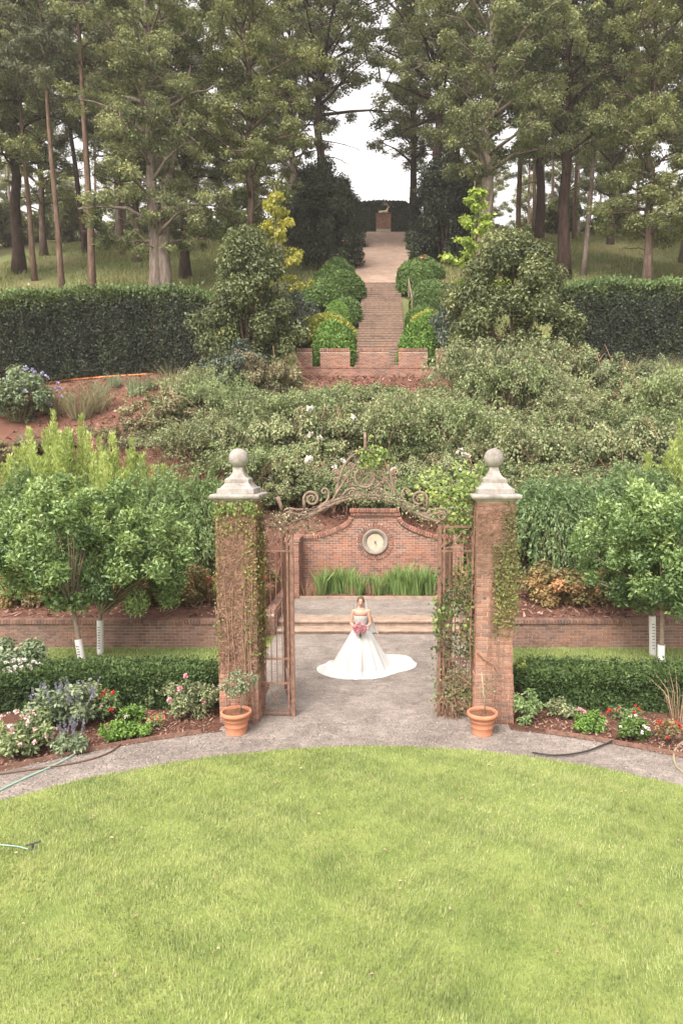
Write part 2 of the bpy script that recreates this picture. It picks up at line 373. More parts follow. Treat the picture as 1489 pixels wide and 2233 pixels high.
# ------------------------------------------------------------------ ground, lawn, paths
LC = (0.15, 2.63); RI, RO = 8.6, 9.65
mb = MB().add([(-400, -300, -.012), (400, -300, -.012), (400, 500, -.012), (-400, 500, -.012)], [(0, 1, 2, 3)])
tag(mb.build('ground', M['turf']), kind='structure')
def disc(r0, r1, z, n=160, wobble=0.0, seed=0):
    rg = random.Random(seed); m = MB(); vs_ = []; ph = [rg.uniform(0, 6.28) for _ in range(6)]
    for j in range(n):
        w = 2 * math.pi * j / n; k = wobble * sum(math.sin(w * (7 + 9 * i) + ph[i]) for i in range(6)) / 3
        for r in (r0, r1 + k): vs_.append((LC[0] + r * math.cos(w), LC[1] + r * math.sin(w), z))
    m.add(vs_, [(2 * j, 2 * j + 1, 2 * ((j + 1) % n) + 1, 2 * ((j + 1) % n)) for j in range(n)]); return m
tag(disc(RI - .6, RO, .004, wobble=.03, seed=2).build('ring_path', M['gravel']), kind='structure')
tag(disc(.001, RI, .010, wobble=.02, seed=5).build('lawn', M['turf']), kind='structure')
mb = MB().add([(-2.62, 11.9, .008), (2.62, 11.9, .008), (2.66, 18.7, .008), (-2.66, 18.7, .008)], [(0, 1, 2, 3)])
tag(mb.build('gravel_path', M['gravel']), kind='structure')
for sgn, nm in ((-1, 'flower_bed_left'), (1, 'flower_bed_right')):     # mulch beds between ring path and hedge
    vs_ = []; n = 40
    for j in range(n + 1):
        w = math.radians(90 - sgn * (13.4 + 49 * j / n)); r = RO - .05
        vs_ += [(LC[0] + r * math.cos(w), LC[1] + r * math.sin(w), .005), (LC[0] + r * math.cos(w) + sgn * .05, 14.4 - .06 * j, .035)]
    m = MB().add(vs_, [(2 * j, 2 * j + 1, 2 * j + 3, 2 * j + 2) if sgn < 0 else (2 * j + 2, 2 * j + 3, 2 * j + 1, 2 * j) for j in range(n)])
    tag(m.build(nm, M['mulch']), kind='structure')
# loose grit on the gravel
g = rnd(19); n = 26000; rr_ = np.sqrt(g.uniform(RI ** 2, RO ** 2, n)); w_ = g.uniform(math.radians(35), math.radians(145), n); XY = np.c_[LC[0] + rr_ * np.cos(w_), LC[1] + rr_ * np.sin(w_)]
XY = np.concatenate([XY, np.c_[g.uniform(-2.6, 2.6, n), g.uniform(12, 18.3, n)], np.c_[g.uniform(-2.6, 2.6, n // 4), g.uniform(19.4, 21.4, n // 4)]]); n = len(XY); Z = np.where(XY[:, 1] > 19, .322, .013); a = g.uniform(0, 6.283, n)
P = np.c_[XY, Z]; D = np.c_[np.cos(a), np.sin(a), .25 * g.normal(size=n)]; sz_ = .012 + .022 * g.random(n) ** 3
tag(obj('loose_grit', trimesh('loose_grit', P, D, np.c_[-np.sin(a), np.cos(a), .2 * g.normal(size=n)], sz_, sz_, g.random(n)), leafmat('grit', (.085, .074, .068), (.15, .13, .117), (.235, .207, .187), .9, 0, .1)), 'loose grey grit scattered over the gravel paths', 'gravel', kind='stuff')
# grass on the lawn
g = rnd(11); n = 400000
XY = np.stack([g.uniform(-8.2, 8.2, n), g.uniform(4.6, 11.7, n)], 1)
d = np.hypot(XY[:, 0] - LC[0], XY[:, 1] - LC[1]); k = (d < RI + .03 * wob(XY, 3, 4) + .02 * g.normal(size=n)) & (np.abs(XY[:, 0] - .1) < .56 * XY[:, 1] + .9)
XY = XY[k]
dens = .75 + .35 * wob(XY, 4.5, 9)
gx_, gy_ = zip(*[(onz(u, v).x, onz(u, v).y) for u, v in ((150, 1720), (165, 1790), (172, 1850), (195, 1930), (225, 2010), (262, 2080), (310, 2150), (350, 2220), (372, 2290))])      # groove pressed into the grass by the hose
gd_ = np.abs(XY[:, 0] - np.interp(-XY[:, 1], [-v for v in gy_], gx_)); dens = np.where(gd_ < .022 + .02 * wob(XY, 5, 41), dens * np.clip(.5 + .9 * wob(XY, 2.4, 42), .05, 1), dens)
k = g.random(len(XY)) < dens; XY = XY[k]; n = len(XY)
P = np.c_[XY, np.full(n, .008)]
a = g.uniform(0, 6.283, n); tilt = .35 * g.random(n)
flow = wob(XY, 2.2, 31)
D = np.c_[np.cos(a) * tilt + .25 * flow, np.sin(a) * tilt + .2 * wob(XY, 2.6, 32), np.ones(n)]; D = unit(D)
S = np.c_[-np.sin(a), np.cos(a), np.zeros(n)]
tv = .47 + .10 * wob(XY, .8, 3) + .07 * wob(XY, 3.1, 5) + .17 * wob(XY, 12, 6) + .15 * wob(XY, 31, 16) + g.normal(size=n) * .17
hgt = .046 * (.5 + .9 * g.random(n)) * (1 + .3 * wob(XY, 5, 8) + .3 * wob(XY, 17, 18))
lawn_grass = obj('lawn_grass', trimesh('lawn_grass', P, D, S, hgt, .009 + .006 * g.random(n), tv), M['grass'])
tag(lawn_grass, 'short bright green grass blades covering the round lawn', 'grass', kind='stuff')
# grass strip behind the low hedges
n = 50000; XY = np.stack([g.uniform(2.6, 9.5, n) * g.choice([-1, 1], n), g.uniform(13.7, 17.1, n)], 1)
P = np.c_[XY, np.full(n, -.01)]; a = g.uniform(0, 6.283, n); D = unit(np.c_[np.cos(a) * .3, np.sin(a) * .3, np.ones(n)])
o = obj('strip_grass', trimesh('strip_grass', P, D, np.c_[-np.sin(a), np.cos(a), np.zeros(n)], .07 * (.6 + .8 * g.random(n)), .016, .38 + .15 * wob(XY, 2, 3) + g.normal(size=n) * .12), M['grass'])
tag(o, 'strip of mown grass between low hedges and brick retaining walls', 'grass', kind='stuff')

# ------------------------------------------------------------------ hill terrain
xs = sorted(set([round(v, 3) for v in list(np.arange(-2.9, 2.91, .58)) + list(np.arange(3, 16, 1.0)) + list(-np.arange(3, 16, 1.0)) + list(np.arange(16, 60, 4.0)) + list(-np.arange(16, 60, 4.0)) + [60, 100, 200, 400, -60, -100, -200, -400, 2.95, -2.95]]))
ys = [17.32] + list(np.arange(17.9, 22.8, .6)) + [22.86, 22.92] + list(np.arange(23.5, 52, .9)) + list(np.arange(52, 90, 2.0)) + [95, 102, 110, 130, 180, 260, 400]
vs_ = []; fs = []
for y in ys:
    for x in xs:
        z = hz(x, y)
        if abs(x) < 2.92 and y < 22.9: z = -.3
        vs_.append((x, y, z))
nx = len(xs)
fs = [(j * nx + i, j * nx + i + 1, (j + 1) * nx + i + 1, (j + 1) * nx + i) for j in range(len(ys) - 1) for i in range(nx - 1)]
hill = MB().add(vs_, fs).build('hillside', M['hill'], smooth=False); tag(hill, kind='structure')
# tan gravel walk above the stairs
m = MB(); rows = 30; vs_ = []
for j in range(rows + 1):
    y = 50.9 + (84 - 50.9) * j / rows; w = 1.6 + 1.9 * min(1, j / 12)
    vs_ += [(-w + .1, y, hz(0, y) + .06), (w + .1, y, hz(0, y) + .06)]
m.add(vs_, [(2 * j, 2 * j + 1, 2 * j + 3, 2 * j + 2) for j in range(rows)]); tag(m.build('gravel_walk', M['gravel_tan']), kind='structure')
# rough field grass under the trees
g = rnd(5); n = 78000
XY = np.stack([g.uniform(-34, 36, n), 38.5 + 45 * g.random(n) ** 1.3], 1); XY = XY[(np.abs(XY[:, 0]) > 4) & (np.abs(XY[:, 0]) < XY[:, 1] * .62)]; n = len(XY)
Z = np.array([hz(x, y) for x, y in XY]); a = g.uniform(0, 6.283, n)
P = np.c_[XY, Z - .02]; D = unit(np.c_[np.cos(a) * .5, np.sin(a) * .5, np.ones(n)])
o = obj('field_grass', trimesh('field_grass', P, D, np.c_[-np.sin(a), np.cos(a), np.zeros(n)], .32 * (.5 + g.random(n)) * (1 + .5 * wob(XY, .8, 4)), .07, .45 + .28 * wob(XY, .35, 7) + g.normal(size=n) * .12), M['fieldgrass'])
tag(o, 'rough dry meadow grass under the tall trees on the hill', 'grass', kind='stuff')

# ------------------------------------------------------------------ bricks
def _brick_meshes(mat, nv=4):
    out = []
    for i in range(nv):
        rg = random.Random(50 + i); bm = bmesh.new(); bmesh.ops.create_cube(bm, size=1)
        bmesh.ops.scale(bm, vec=(.2, .1, .066), verts=bm.verts)
        bmesh.ops.bevel(bm, geom=list(bm.edges), offset=.005, segments=1, affect='EDGES')
        for v in bm.verts: v.co += Vector((rg.uniform(-.002, .002), rg.uniform(-.002, .002), rg.uniform(-.002, .002)))
        me = bpy.data.meshes.new('brick'); bm.to_mesh(me); bm.free(); me.materials.append(mat); out.append(me)
    return out
class Bricks:
    def __init__(s, mat, seed): s.l = []; s.mat = mat; s.rg = random.Random(seed)
    def put(s, p, size, rz=0, ry=0, pri=0): s.l.append((tuple(p), size, rz, ry, pri + s.rg.random() * .01))
    def face(s, origin, rz, length, z0, z1, depth=.1, pri=0, blen=.2, bh=.066, jt=.011, cut=None, proud=.007):
        # a running bond face. origin: left end of the face line, outward normal is local -Y
        ux = Vector((math.cos(rz), math.sin(rz), 0)); un = Vector((math.sin(rz), -math.cos(rz), 0)); o = Vector(origin)
        k = 0; z = z0
        while z + bh <= z1 + .004:
            off = (0, .5)[k % 2] * (blen + jt); spans = []; x = -off
            while x < length - .03:
                spans.append((max(x, 0), min(x + blen, length))); x += blen + jt
            if cut: spans = cut(spans, z + bh / 2)
            for a, b in spans:
                if b - a < .035: continue
                e = proud * (.3 + .9 * s.rg.random())
                p = o + ux * ((a + b) / 2) - un * (depth / 2 - e) + Vector((0, 0, z + bh / 2))
                s.put(p, (b - a, depth, bh), rz, 0, pri)
            z += bh + jt; k += 1
    def finish(s, parent, limit=300):
        s.l.sort(key=lambda t: -t[4]); ms = _brick_meshes(s.mat); rg = s.rg
        L0 = Vector(parent.location)
        for i, (p, size, rz, ry, pri) in enumerate(s.l[:limit]):
            o = bpy.data.objects.new('brick', ms[i % 4]); col.objects.link(o); o.parent = parent
            o.location = Vector(p) - L0; o.rotation_euler = (rg.uniform(-.006, .006), ry, rz)
            o.scale = (size[0] / .2, size[1] / .1, size[2] / .066)
        rest = s.l[limit:]
        if rest:
            V = []; T = []
            q = [(0, 1, 5, 4), (1, 2, 6, 5), (2, 3, 7, 6), (3, 0, 4, 7), (4, 5, 6, 7), (3, 2, 1, 0)]
            for p, size, rz, ry, pri in rest:
                R = Euler((0, ry, rz)).to_matrix(); hx, hy, hh = size[0] / 2, size[1] / 2, size[2] / 2; P0 = Vector(p) - L0
                c = [P0 + R @ Vector(w) for w in ((-hx, -hy, -hh), (hx, -hy, -hh), (hx, hy, -hh), (-hx, hy, -hh), (-hx, -hy, hh), (hx, -hy, hh), (hx, hy, hh), (-hx, hy, hh))]
                for f in q: V += [c[i] for i in f]
                T += [rg.random()] * 6
            tag(obj('brickwork', npmesh('brickwork', np.array([tuple(v) for v in V]), 4, np.array(T)), s.mat, parent), kind='stuff')

# ------------------------------------------------------------------ gate pillars
PW = .338; PYC = 12.60; PH = 4.12
def pillar(X, label, seed, inner):
    t = thing('gate_pillar', label, 'pillar', (X, PYC, 0), 0, 'brick gate pillars')
    B = Bricks(M['brick_pillar'], seed)
    def courses(h, z0, z1, p0):
        B.face((X - h, PYC - h, 0), 0, 2 * h, z0, z1, pri=p0 + 2)
        sl = 2 * h - .204
        B.face((X + h, PYC - h + .102, 0), math.pi / 2, sl, z0, z1, pri=p0 + (1 if inner > 0 else 0))
        B.face((X - h, PYC + h - .102, 0), -math.pi / 2, sl, z0, z1, pri=p0 + (1 if inner < 0 else 0))
        B.face((X + h, PYC + h, 0), math.pi, 2 * h, z0, z1, pri=p0 - 1)
    courses(PW + .022, .005, .93, 0); courses(PW, .935, PH, 0)
    m = MB().box((X - PW - .014, PYC - PW - .014, -.01), (X + PW + .014, PYC + PW + .014, .905)).box((X - PW + .008, PYC - PW + .008, .90), (X + PW - .008, PYC + PW - .008, PH + .01))
    m.build('mortar_core', M['mortar'], t, wc=True)
    B.finish(t)
    c = (X, PYC, PH)
    slab = MB().sqloft([(.375, .0), (.395, .03), (.435, .05), (.445, .075), (.445, .105), (.425, .12)], c).build('cap_slab', M['stone'], t, wc=True)
    prof = [(.325, .118), (.33, .125), (.33, .215), (.32, .22), (.285, .235), (.25, .27), (.225, .305), (.215, .315), (.215, .385), (.205, .392), (.155, .42), (.115, .47), (.088, .53), (.08, .575), (.08, .60)]
    MB().sqloft(prof, c).build('cap_pedestal', M['stone'], t, wc=True)
    r = .18; MB().lathe([(max(.001, r * math.sin(math.pi * i / 20)), .585 + r - r * math.cos(math.pi * i / 20)) for i in range(21)], 40, c).build('ball_finial', M['stone'], t, True, True)
    return t
PLX, PRX = -2.33, 2.36
pillar(PLX, 'brick gate pillar wrapped in brown vines with stone ball on top', 1, 1)
pillar(PRX, 'brick gate pillar with bare brickwork showing and stone ball on top', 2, -1)

# ------------------------------------------------------------------ low retaining walls
def low_wall(x0, x1, label, seed):
    t = thing('retaining_wall', label, 'wall', ((x0 + x1) / 2, 17.2, 0), 0, 'low brick retaining walls')
    B = Bricks(M['brick_low'], seed); cx = -5.5 if x0 < 0 else 5.5
    B.face((x0, 17.12, 0), 0, x1 - x0, .012, .625, depth=.1, pri=1)
    n = len(B.l)
    for i, e in enumerate(B.l): B.l[i] = (*e[:4], 10 - abs(e[0][0] - cx))
    x = x0 + .04
    while x < x1 - .03:                                       # rowlock coping and the course below it
        B.put((x, 17.20, .685), (.068, .26, .1), 0, 0, 9.5 - abs(x - cx) - 3); x += .078
    MB().box((x0 + .004, 17.13, -.02), (x1 - .004, 17.3, .632)).build('mortar_core', M['mortar'], t, wc=True)
    B.finish(t)
low_wall(-10.6, -2.95, 'low brown brick retaining wall behind the pillar wrapped in vines', 11)
low_wall(2.95, 10.6, 'low brown brick retaining wall behind the bare brick pillar', 12)
for s_, lb in ((-1, 'low brick cheek wall at steps, on the vine-wrapped pillar side'), (1, 'low brick cheek wall at steps, on the bare pillar side')):
    t = thing('cheek_wall', lb, 'wall', (s_ * 2.78, 20, 0)); B = Bricks(M['brick_low'], 15 + s_)
    xi = s_ * 2.66
    if s_ < 0: B.face((xi, 18.3, 0), math.pi / 2, 3.15, .012, .60)
    else: B.face((xi, 21.45, 0), -math.pi / 2, 3.15, .012, .60)
    B.face((min(s_ * 2.66, s_ * 2.94), 18.28, 0), 0, .28, .012, .60)
    y = 18.3
    while y < 21.4: B.put((s_ * 2.79, y + .02, .665), (.27, .068, .1)); y += .078
    MB().box((min(s_ * 2.68, s_ * 2.93), 18.3, -.02), (max(s_ * 2.68, s_ * 2.93), 21.45, .613)).build('mortar_core', M['mortar'], t, wc=True)
    B.finish(t)

# ------------------------------------------------------------------ steps and terrace
t = thing('stone_steps', 'two long stone steps below the fountain wall', 'steps', (0, 18.8, 0))
g2 = random.Random(3)
for (ya, yb, za, zb) in ((18.38, 19.0, 0, .15), (18.76, 19.32, .152, .32)):
    bmn = MB(); nseg = 40
    prof = [(ya, za), (ya - .0, zb - .075), (ya - .045, zb - .07), (ya - .05, zb - .03), (ya - .03, zb - .004), (ya + .02, zb), (yb, zb)]
    vs_ = []
    for i in range(nseg + 1):
        x = -2.64 + 5.28 * i / nseg
        for (y, z) in prof: vs_.append((x, y + g2.uniform(-.004, .004), z + (g2.uniform(-.004, .004) if z > za + .01 else 0)))
    q = len(prof); bmn.add(vs_, [(i * q + j, (i + 1) * q + j, (i + 1) * q + j + 1, i * q + j + 1) for i in range(nseg) for j in range(q - 1)])
    bmn.build('step', M['step_stone'], t, wc=True)
mb = MB().add([(-2.65, 19.3, .312), (2.65, 19.3, .312), (2.65, 22.6, .325), (-2.65, 22.6, .325)], [(0, 1, 2, 3)])
tag(mb.build('terrace', M['gravel']), kind='structure')
# ------------------------------------------------------------------ fountain wall
WY = 22.45; WXC = 0.0
t = thing('fountain_wall', 'curved-top brick garden wall with round medallion behind the iris bed', 'wall', (0, WY, .3))
B = Bricks(M['brick'], 21)
MZ = 2.04
def wall_half(z):       # half width of the brick face at height z (under the coping)
    if z < 2.12: return 2.40
    if z > 2.78: return .74
    k = (z - 2.12) / (2.78 - 2.12)                       # concave quarter curve
    return .74 + (1.85 - .74) * (1 - math.sin(k * math.pi / 2)) ** 1.15
def cut(spans, z):
    h = wall_half(z + .03); out = []
    dz = abs(z - MZ); c = math.sqrt(max(0, .60 ** 2 - dz ** 2)) if dz < .6 else 0
    for a, b in spans:
        a += -2.4; b += -2.4; a = max(a, -h); b = min(b, h)
        if b <= a: continue
        segs = [(a, b)]
        if c: segs = [(a, min(b, -c)), (max(a, c), b)]
        out += [(p + 2.4, q + 2.4) for p, q in segs if q - p > .02]
    return out
B.face((-2.4, WY, 0), 0, 4.8, .33, 3.0, cut=cut, pri=1, proud=.006)
for i, e in enumerate(B.l): B.l[i] = (*e[:4], e[0][2] * 2 - abs(e[0][0]) * .3)
nb = 38
for i in range(nb):                                          # brick ring
    w = 2 * math.pi * i / nb; B.put((.52 * math.cos(w), WY + .02, MZ + .52 * math.sin(w)), (.155, .12, .07), 0, -w, 20)
x = -.80
while x <= .81:                                              # top coping
    B.put((x, WY + .08, 3.07), (.068, .42, .115), 0, 0, 19); B.put((x + .03, WY + .09, 2.955), (.066, .36, .10), 0, 0, 18.9); x += .078
def curve(k): return (.80 + 1.12 * (1 - math.sin(k * math.pi / 2)) ** 1.15, 2.2 + .66 * k)
arc = [curve(i / 200) for i in range(201)]; acc = 0
for i in range(1, 201):
    (xa, za), (xb, zb) = arc[i - 1], arc[i]; acc += math.hypot(xb - xa, zb - za)
    if acc > .078:
        acc = 0; ang = math.atan2(zb - za, xb - xa)
        for s_ in (-1, 1): B.put((s_ * xb, WY + .06, zb + .02), (.068, .32, .135), 0, -ang * s_ if s_ > 0 else ang, 19)
for s_ in (-1, 1):
    x = 1.93
    while x < 2.4: B.put((s_ * x, WY + .06, 2.20), (.068, .30, .115), 0, 0, 19); x += .078
poly = [(-2.4, .3)] + [(-wall_half(z), z) for z in np.arange(.35, 3.0, .04)] + [(wall_half(z), z) for z in np.arange(2.99, .34, -.04)] + [(2.4, .3)]
m = MB(); k = len(poly)
m.add([(x, WY + .004, z) for x, z in poly] + [(x, WY + .3, z) for x, z in poly], [tuple(range(k)), tuple(range(2 * k - 1, k - 1, -1))] + [(i, i + k, (i + 1) % k + k, (i + 1) % k) for i in range(k)])
m.build('mortar_core', M['mortar'], t, wc=True)
def ring(r0, r1, y0, y1, n=64):
    m = MB(); vs_ = []
    for j in range(n):
        w = 2 * math.pi * j / n
        for r, y in ((r0, WY), (r0, y0), ((r0 * .3 + r1 * .7), y1), (r1, y1), (r1, WY)): vs_.append((r * math.cos(w), y, MZ + r * math.sin(w)))
    return m.add(vs_, [(5 * j + i, 5 * j + i + 1, 5 * ((j + 1) % n) + i + 1, 5 * ((j + 1) % n) + i) for j in range(n) for i in range(4)])
md = ring(.27, .43, WY - .04, WY - .085).build('stone_ring', M['greystone'], t, True, True)
m = MB(); n = 48; m.add([(.285 * math.cos(2 * math.pi * j / n), WY - .03, MZ + .285 * math.sin(2 * math.pi * j / n)) for j in range(n)] + [(0, WY - .012, MZ)], [((j + 1) % n, j, n) for j in range(n)]); m.build('medallion_disc', M['cream'], t, wc=True)
MB().tube([(0, WY - .015, MZ), (0, WY - .07, MZ - .005), (0, WY - .10, MZ - .03)], [.03, .028, .022], 10).build('spout', M['rust'], t, wc=True)
B.finish(t)
for s_, lb in ((-1, 'square brick end pier of fountain wall on vine-wrapped pillar side'), (1, 'square brick end pier of fountain wall on bare pillar side')):
    t = thing('wall_pier', lb, 'pier', (s_ * 2.62, 21.9, .3)); B = Bricks(M['brick'], 31 + s_); xa = min(s_ * 2.41, s_ * 2.83)
    B.face((xa, 21.5, 0), 0, .42, .33, 2.15)
    if s_ < 0: B.face((s_ * 2.41, 21.605, 0), math.pi / 2, .82, .33, 2.15)
    else: B.face((s_ * 2.41, 22.43, 0), -math.pi / 2, .82, .33, 2.15)
    y = 21.5
    while y < 22.72: B.put((s_ * 2.62, y, 2.21), (.47, .068, .11)); y += .078
    MB().box((xa + .008, 21.508, .2), (xa + .412, 22.74, 2.15)).build('mortar_core', M['mortar'], t, wc=True)
    B.finish(t)
# iris bed with low curb
tag(MB().box((-2.40, 21.45, .30), (2.40, 21.58, .40)).build('bed_curb', M['step_stone']), 'low brown curb in front of the iris bed', 'curb')
tag(MB().add([(-2.4, 21.58, .36), (2.4, 21.58, .36), (2.4, 22.44, .40), (-2.4, 22.44, .40)], [(0, 1, 2, 3)]).build('iris_bed', M['mulch']), kind='structure')
def blade_clump(name, seed, n, h, spread, w, mat, parent, lean=.3):
    g = rnd(seed); a = g.uniform(0, 6.283, n); r = spread * np.sqrt(g.random(n))
    base = np.c_[r * np.cos(a), r * np.sin(a), np.zeros(n)]; b2 = g.uniform(0, 6.283, n); ln = lean * g.random(n) + .05
    D1 = unit(np.c_[np.cos(a) * ln * .6 + .1 * np.cos(b2), np.sin(a) * ln * .6 + .1 * np.sin(b2), np.ones(n)])
    D2 = unit(D1 + np.c_[np.cos(a) * ln * 1.2, np.sin(a) * ln * 1.2, -.25 * g.random(n) * lean * 3])
    S = unit(np.c_[-np.sin(b2), np.cos(b2), np.zeros(n)]); hh = (h * (.6 + .5 * g.random(n)))[:, None]
    m1 = base + D1 * hh * .6; tp = m1 + D2 * hh * .45; W = w * (.7 + .6 * g.random(n))[:, None]
    V = np.concatenate([np.stack([base - S * W * .4, base + S * W * .4, m1 + S * W * .5, m1 - S * W * .5], 1), np.stack([m1 - S * W * .5, m1 + S * W * .5, tp + S * W * .06, tp - S * W * .06], 1)]).reshape(-1, 3)
    tv = np.tile(.5 + g.normal(size=n) * .17, 2)
    return obj(name, npmesh(name, V, 4, tv), mat, parent)
iris0 = []
for i in range(3):
    t = thing('iris_clump', 'clump of upright green iris leaves against the fountain wall', 'iris', (0, 0, 0), 0, 'iris clumps in the wall bed')
    blade_clump('leaves', 60 + i, 70, 1.05, .14, .046, L['iris'], t, .32); iris0.append(t)
rg = random.Random(8); first = [True] * 3
for px in (700, 716, 733, 750, 768, 783, 797, 810, 824, 838, 852, 864, 880, 896, 910, 925, 938):
    p = at(px, 1300, 21.95 + rg.uniform(-.25, .25)); i = rg.randrange(3); sc = rg.uniform(.8, 1.0) * (.72 if 780 < px < 845 else 1)
    if first[i]: iris0[i].location = (p.x, p.y, .37); iris0[i].scale = (sc,) * 3; first[i] = False
    else: dup(iris0[i], (p.x, p.y, .37), rg.uniform(0, 6), sc)
t = thing('dry_stalks', 'tangle of dry tan stalks between the green iris clumps', 'dry plant', (0, 0, 0), 0, 'dry stalks in the wall bed')
blade_clump('leaves', 71, 45, .7, .2, .014, L['straw'], t, .9)
p = at(812, 1300, 21.8); t.location = (p.x, p.y, .37)
for px in (690, 668, 770, 945): p = at(px, 1302, 21.75); dup(t, (p.x, p.y, .37), px, .8 if px > 680 else .9)

# ------------------------------------------------------------------ battlement wall on the upper ledge
BY = 35.6
t = thing('battlement_wall', 'red brick wall with tooth-like battlements at the foot of the stairs', 'wall', (-.25, BY, 8.4))
B = Bricks(M['brick'], 41)
def bx(px): return at(px, 790, BY).x
zt, zc, zb = at(815, 762, BY).z, at(815, 800, BY).z, 7.6
x0, x1 = bx(648), bx(986)
B.face((x0, BY, 0), 0, x1 - x0, zb, zc - .07, pri=1)
x = x0 + .04
while x < x1: B.put((x, BY + .14, zc - .03), (.068, .34, .075)); x += .078
m = MB().box((x0 + .005, BY + .006, zb - .3), (x1 - .005, BY + .3, zc - .06))
for a, b in ((648, 680), (698, 763), (783, 848), (868, 932), (950, 986)):
    xa, xb = bx(a), bx(b)
    B.face((xa, BY, 0), 0, xb - xa, zc + .02, zt - .11, pri=3)
    x = xa + .035
    while x < xb: B.put((x, BY + .14, zt - .03), (.10, .36, .16), 0, 0, 4); x += .118
    m.box((xa + .006, BY + .006, zc - .055), (xb - .006, BY + .3, zt - .10))
m.build('mortar_core', M['mortar'], t, wc=True); B.finish(t)
# ------------------------------------------------------------------ long brick staircase
t = thing('brick_staircase', 'long straight brick staircase climbing the hill between clipped mounds', 'stairs', (0, 37.3, 9.3))
M['stairbrick'] = _brick('stair_brick', [(0, (.19, .125, .095)), (.4, (.27, .185, .14)), (.7, (.32, .225, .17)), (1, (.21, .15, .12))], .35)
NS = 38; S0 = (37.2, 9.25); S1 = (51.0, 17.22); rg = random.Random(4)
dy, dz = (S1[0] - S0[0]) / NS, (S1[1] - S0[1]) / NS; w = 1.36
nose = MB().box((-w, -.02, -.075), (w, .13, 0)).mesh('nosing')
gx = -w
lm = MB()
while gx < w - .05:
    lm.box((gx + .006, -.028, -.072), (gx + .098, .1, .004)); gx += .106
lm = lm.mesh('brick_row'); 
at_ = lm.attributes.new('tv', 'FLOAT', 'POINT'); at_.data.foreach_set('value', np.repeat(rnd(3).random(len(lm.vertices) // 8), 8).astype(np.float32)); lm.materials.append(M['stairbrick'])
body = MB().box((-w, 0, -.75), (w, dy + .05, -.08)).mesh('riser')
for i in range(NS):
    y = S0[0] + dy * i; z = S0[1] + dz * (i + 1)
    st = obj('step', body, M['stairbrick'], t, (rg.uniform(-.01, .01), y - 37.3, z - 9.3))
    obj('nosing_bricks', lm, None, st, (0, 0, 0)); 
tag(MB().add([(-w, 37.0, 9.27), (w, 37.0, 9.27), (w, BY + .3, 9.0), (-w, BY + .3, 9.0)], [(0, 1, 2, 3)]).build('stair_landing', M['gravel_tan']), kind='structure')
# wooden handrail
t = thing('handrail', 'weathered grey wooden handrail beside the brick staircase', 'handrail', (1.35, 43, 12.7))
hp = [at(889, 592, 49.5), at(891, 612, 47.5), at(898, 650, 44.0)]
MB().tube([hp[0], hp[1], hp[2]], .045, 8).build('rail', M['wood'], t, wc=True)
for p in hp: MB().tube([p + Vector((0, 0, -1.1)), p + Vector((0, 0, .03))], .05, 8).build('post', M['wood'], t, wc=True)

# ------------------------------------------------------------------ deer statue and pedestal at the top of the walk
def blobmesh(name, parts, voxel, smooth=6):
    """one continuous skin grown over tapered capsules: parts = [(p, rp, q, rq)] or [(p, (rx,ry,rz))]"""
    bm = bmesh.new()
    for pt in parts:
        if len(pt) == 2:
            bmesh.ops.create_uvsphere(bm, u_segments=16, v_segments=10, radius=1, matrix=Matrix.Translation(pt[0]) @ Matrix.Diagonal((*pt[1], 1)))
        else:
            p, rp, q, rq = Vector(pt[0]), pt[1], Vector(pt[2]), pt[3]; n = max(2, int((q - p).length / (min(rp, rq) * .5)) + 1); n = min(n, 14)
            for i in range(n + 1):
                k = i / n; bmesh.ops.create_icosphere(bm, subdivisions=2, radius=rp + (rq - rp) * k, matrix=Matrix.Translation(p.lerp(q, k)))
    me = bpy.data.meshes.new(name); bm.to_mesh(me); bm.free()
    o = bpy.data.objects.new(name, me); col.objects.link(o)
    r = o.modifiers.new('r', 'REMESH'); r.mode = 'VOXEL'; r.voxel_size = voxel
    s_ = o.modifiers.new('s', 'SMOOTH'); s_.iterations = smooth; s_.factor = .5
    dg = bpy.context.evaluated_depsgraph_get(); me2 = bpy.data.meshes.new_from_object(o.evaluated_get(dg)); me2.name = name
    bpy.data.objects.remove(o); bpy.data.meshes.remove(me)
    me2.polygons.foreach_set('use_smooth', [True] * len(me2.polygons)); return me2
DP = at(836, 505, 80.0); pz = hz(DP.x, 80) + .06
t = thing('pedestal', 'square dark red brick pedestal under the deer statue', 'pedestal', (DP.x, 80, pz))
B = Bricks(M['brick'], 45)
for (o_, rz) in (((-.83, -.8), 0), ((.83, -.69), math.pi / 2), ((-.83, .69), -math.pi / 2)):
    B.face((DP.x + o_[0], 80 + o_[1], pz), rz, 1.66 if rz == 0 else 1.38, .01, 1.62)
MB().box((DP.x - .82, 79.21, pz - .3), (DP.x + .82, 80.8, pz + 1.63)).build('mortar_core', M['mortar'], t, wc=True)
MB().box((DP.x - .9, 79.12, pz + 1.63), (DP.x + .9, 80.88, pz + 1.75)).build('cap_slab', M['brick_low'], t, wc=True)
B.finish(t)
t = thing('deer_statue', 'pale stone statue of a resting stag with antlers on a brick pedestal', 'statue', (DP.x, 80, pz + 1.75))
z0 = .05
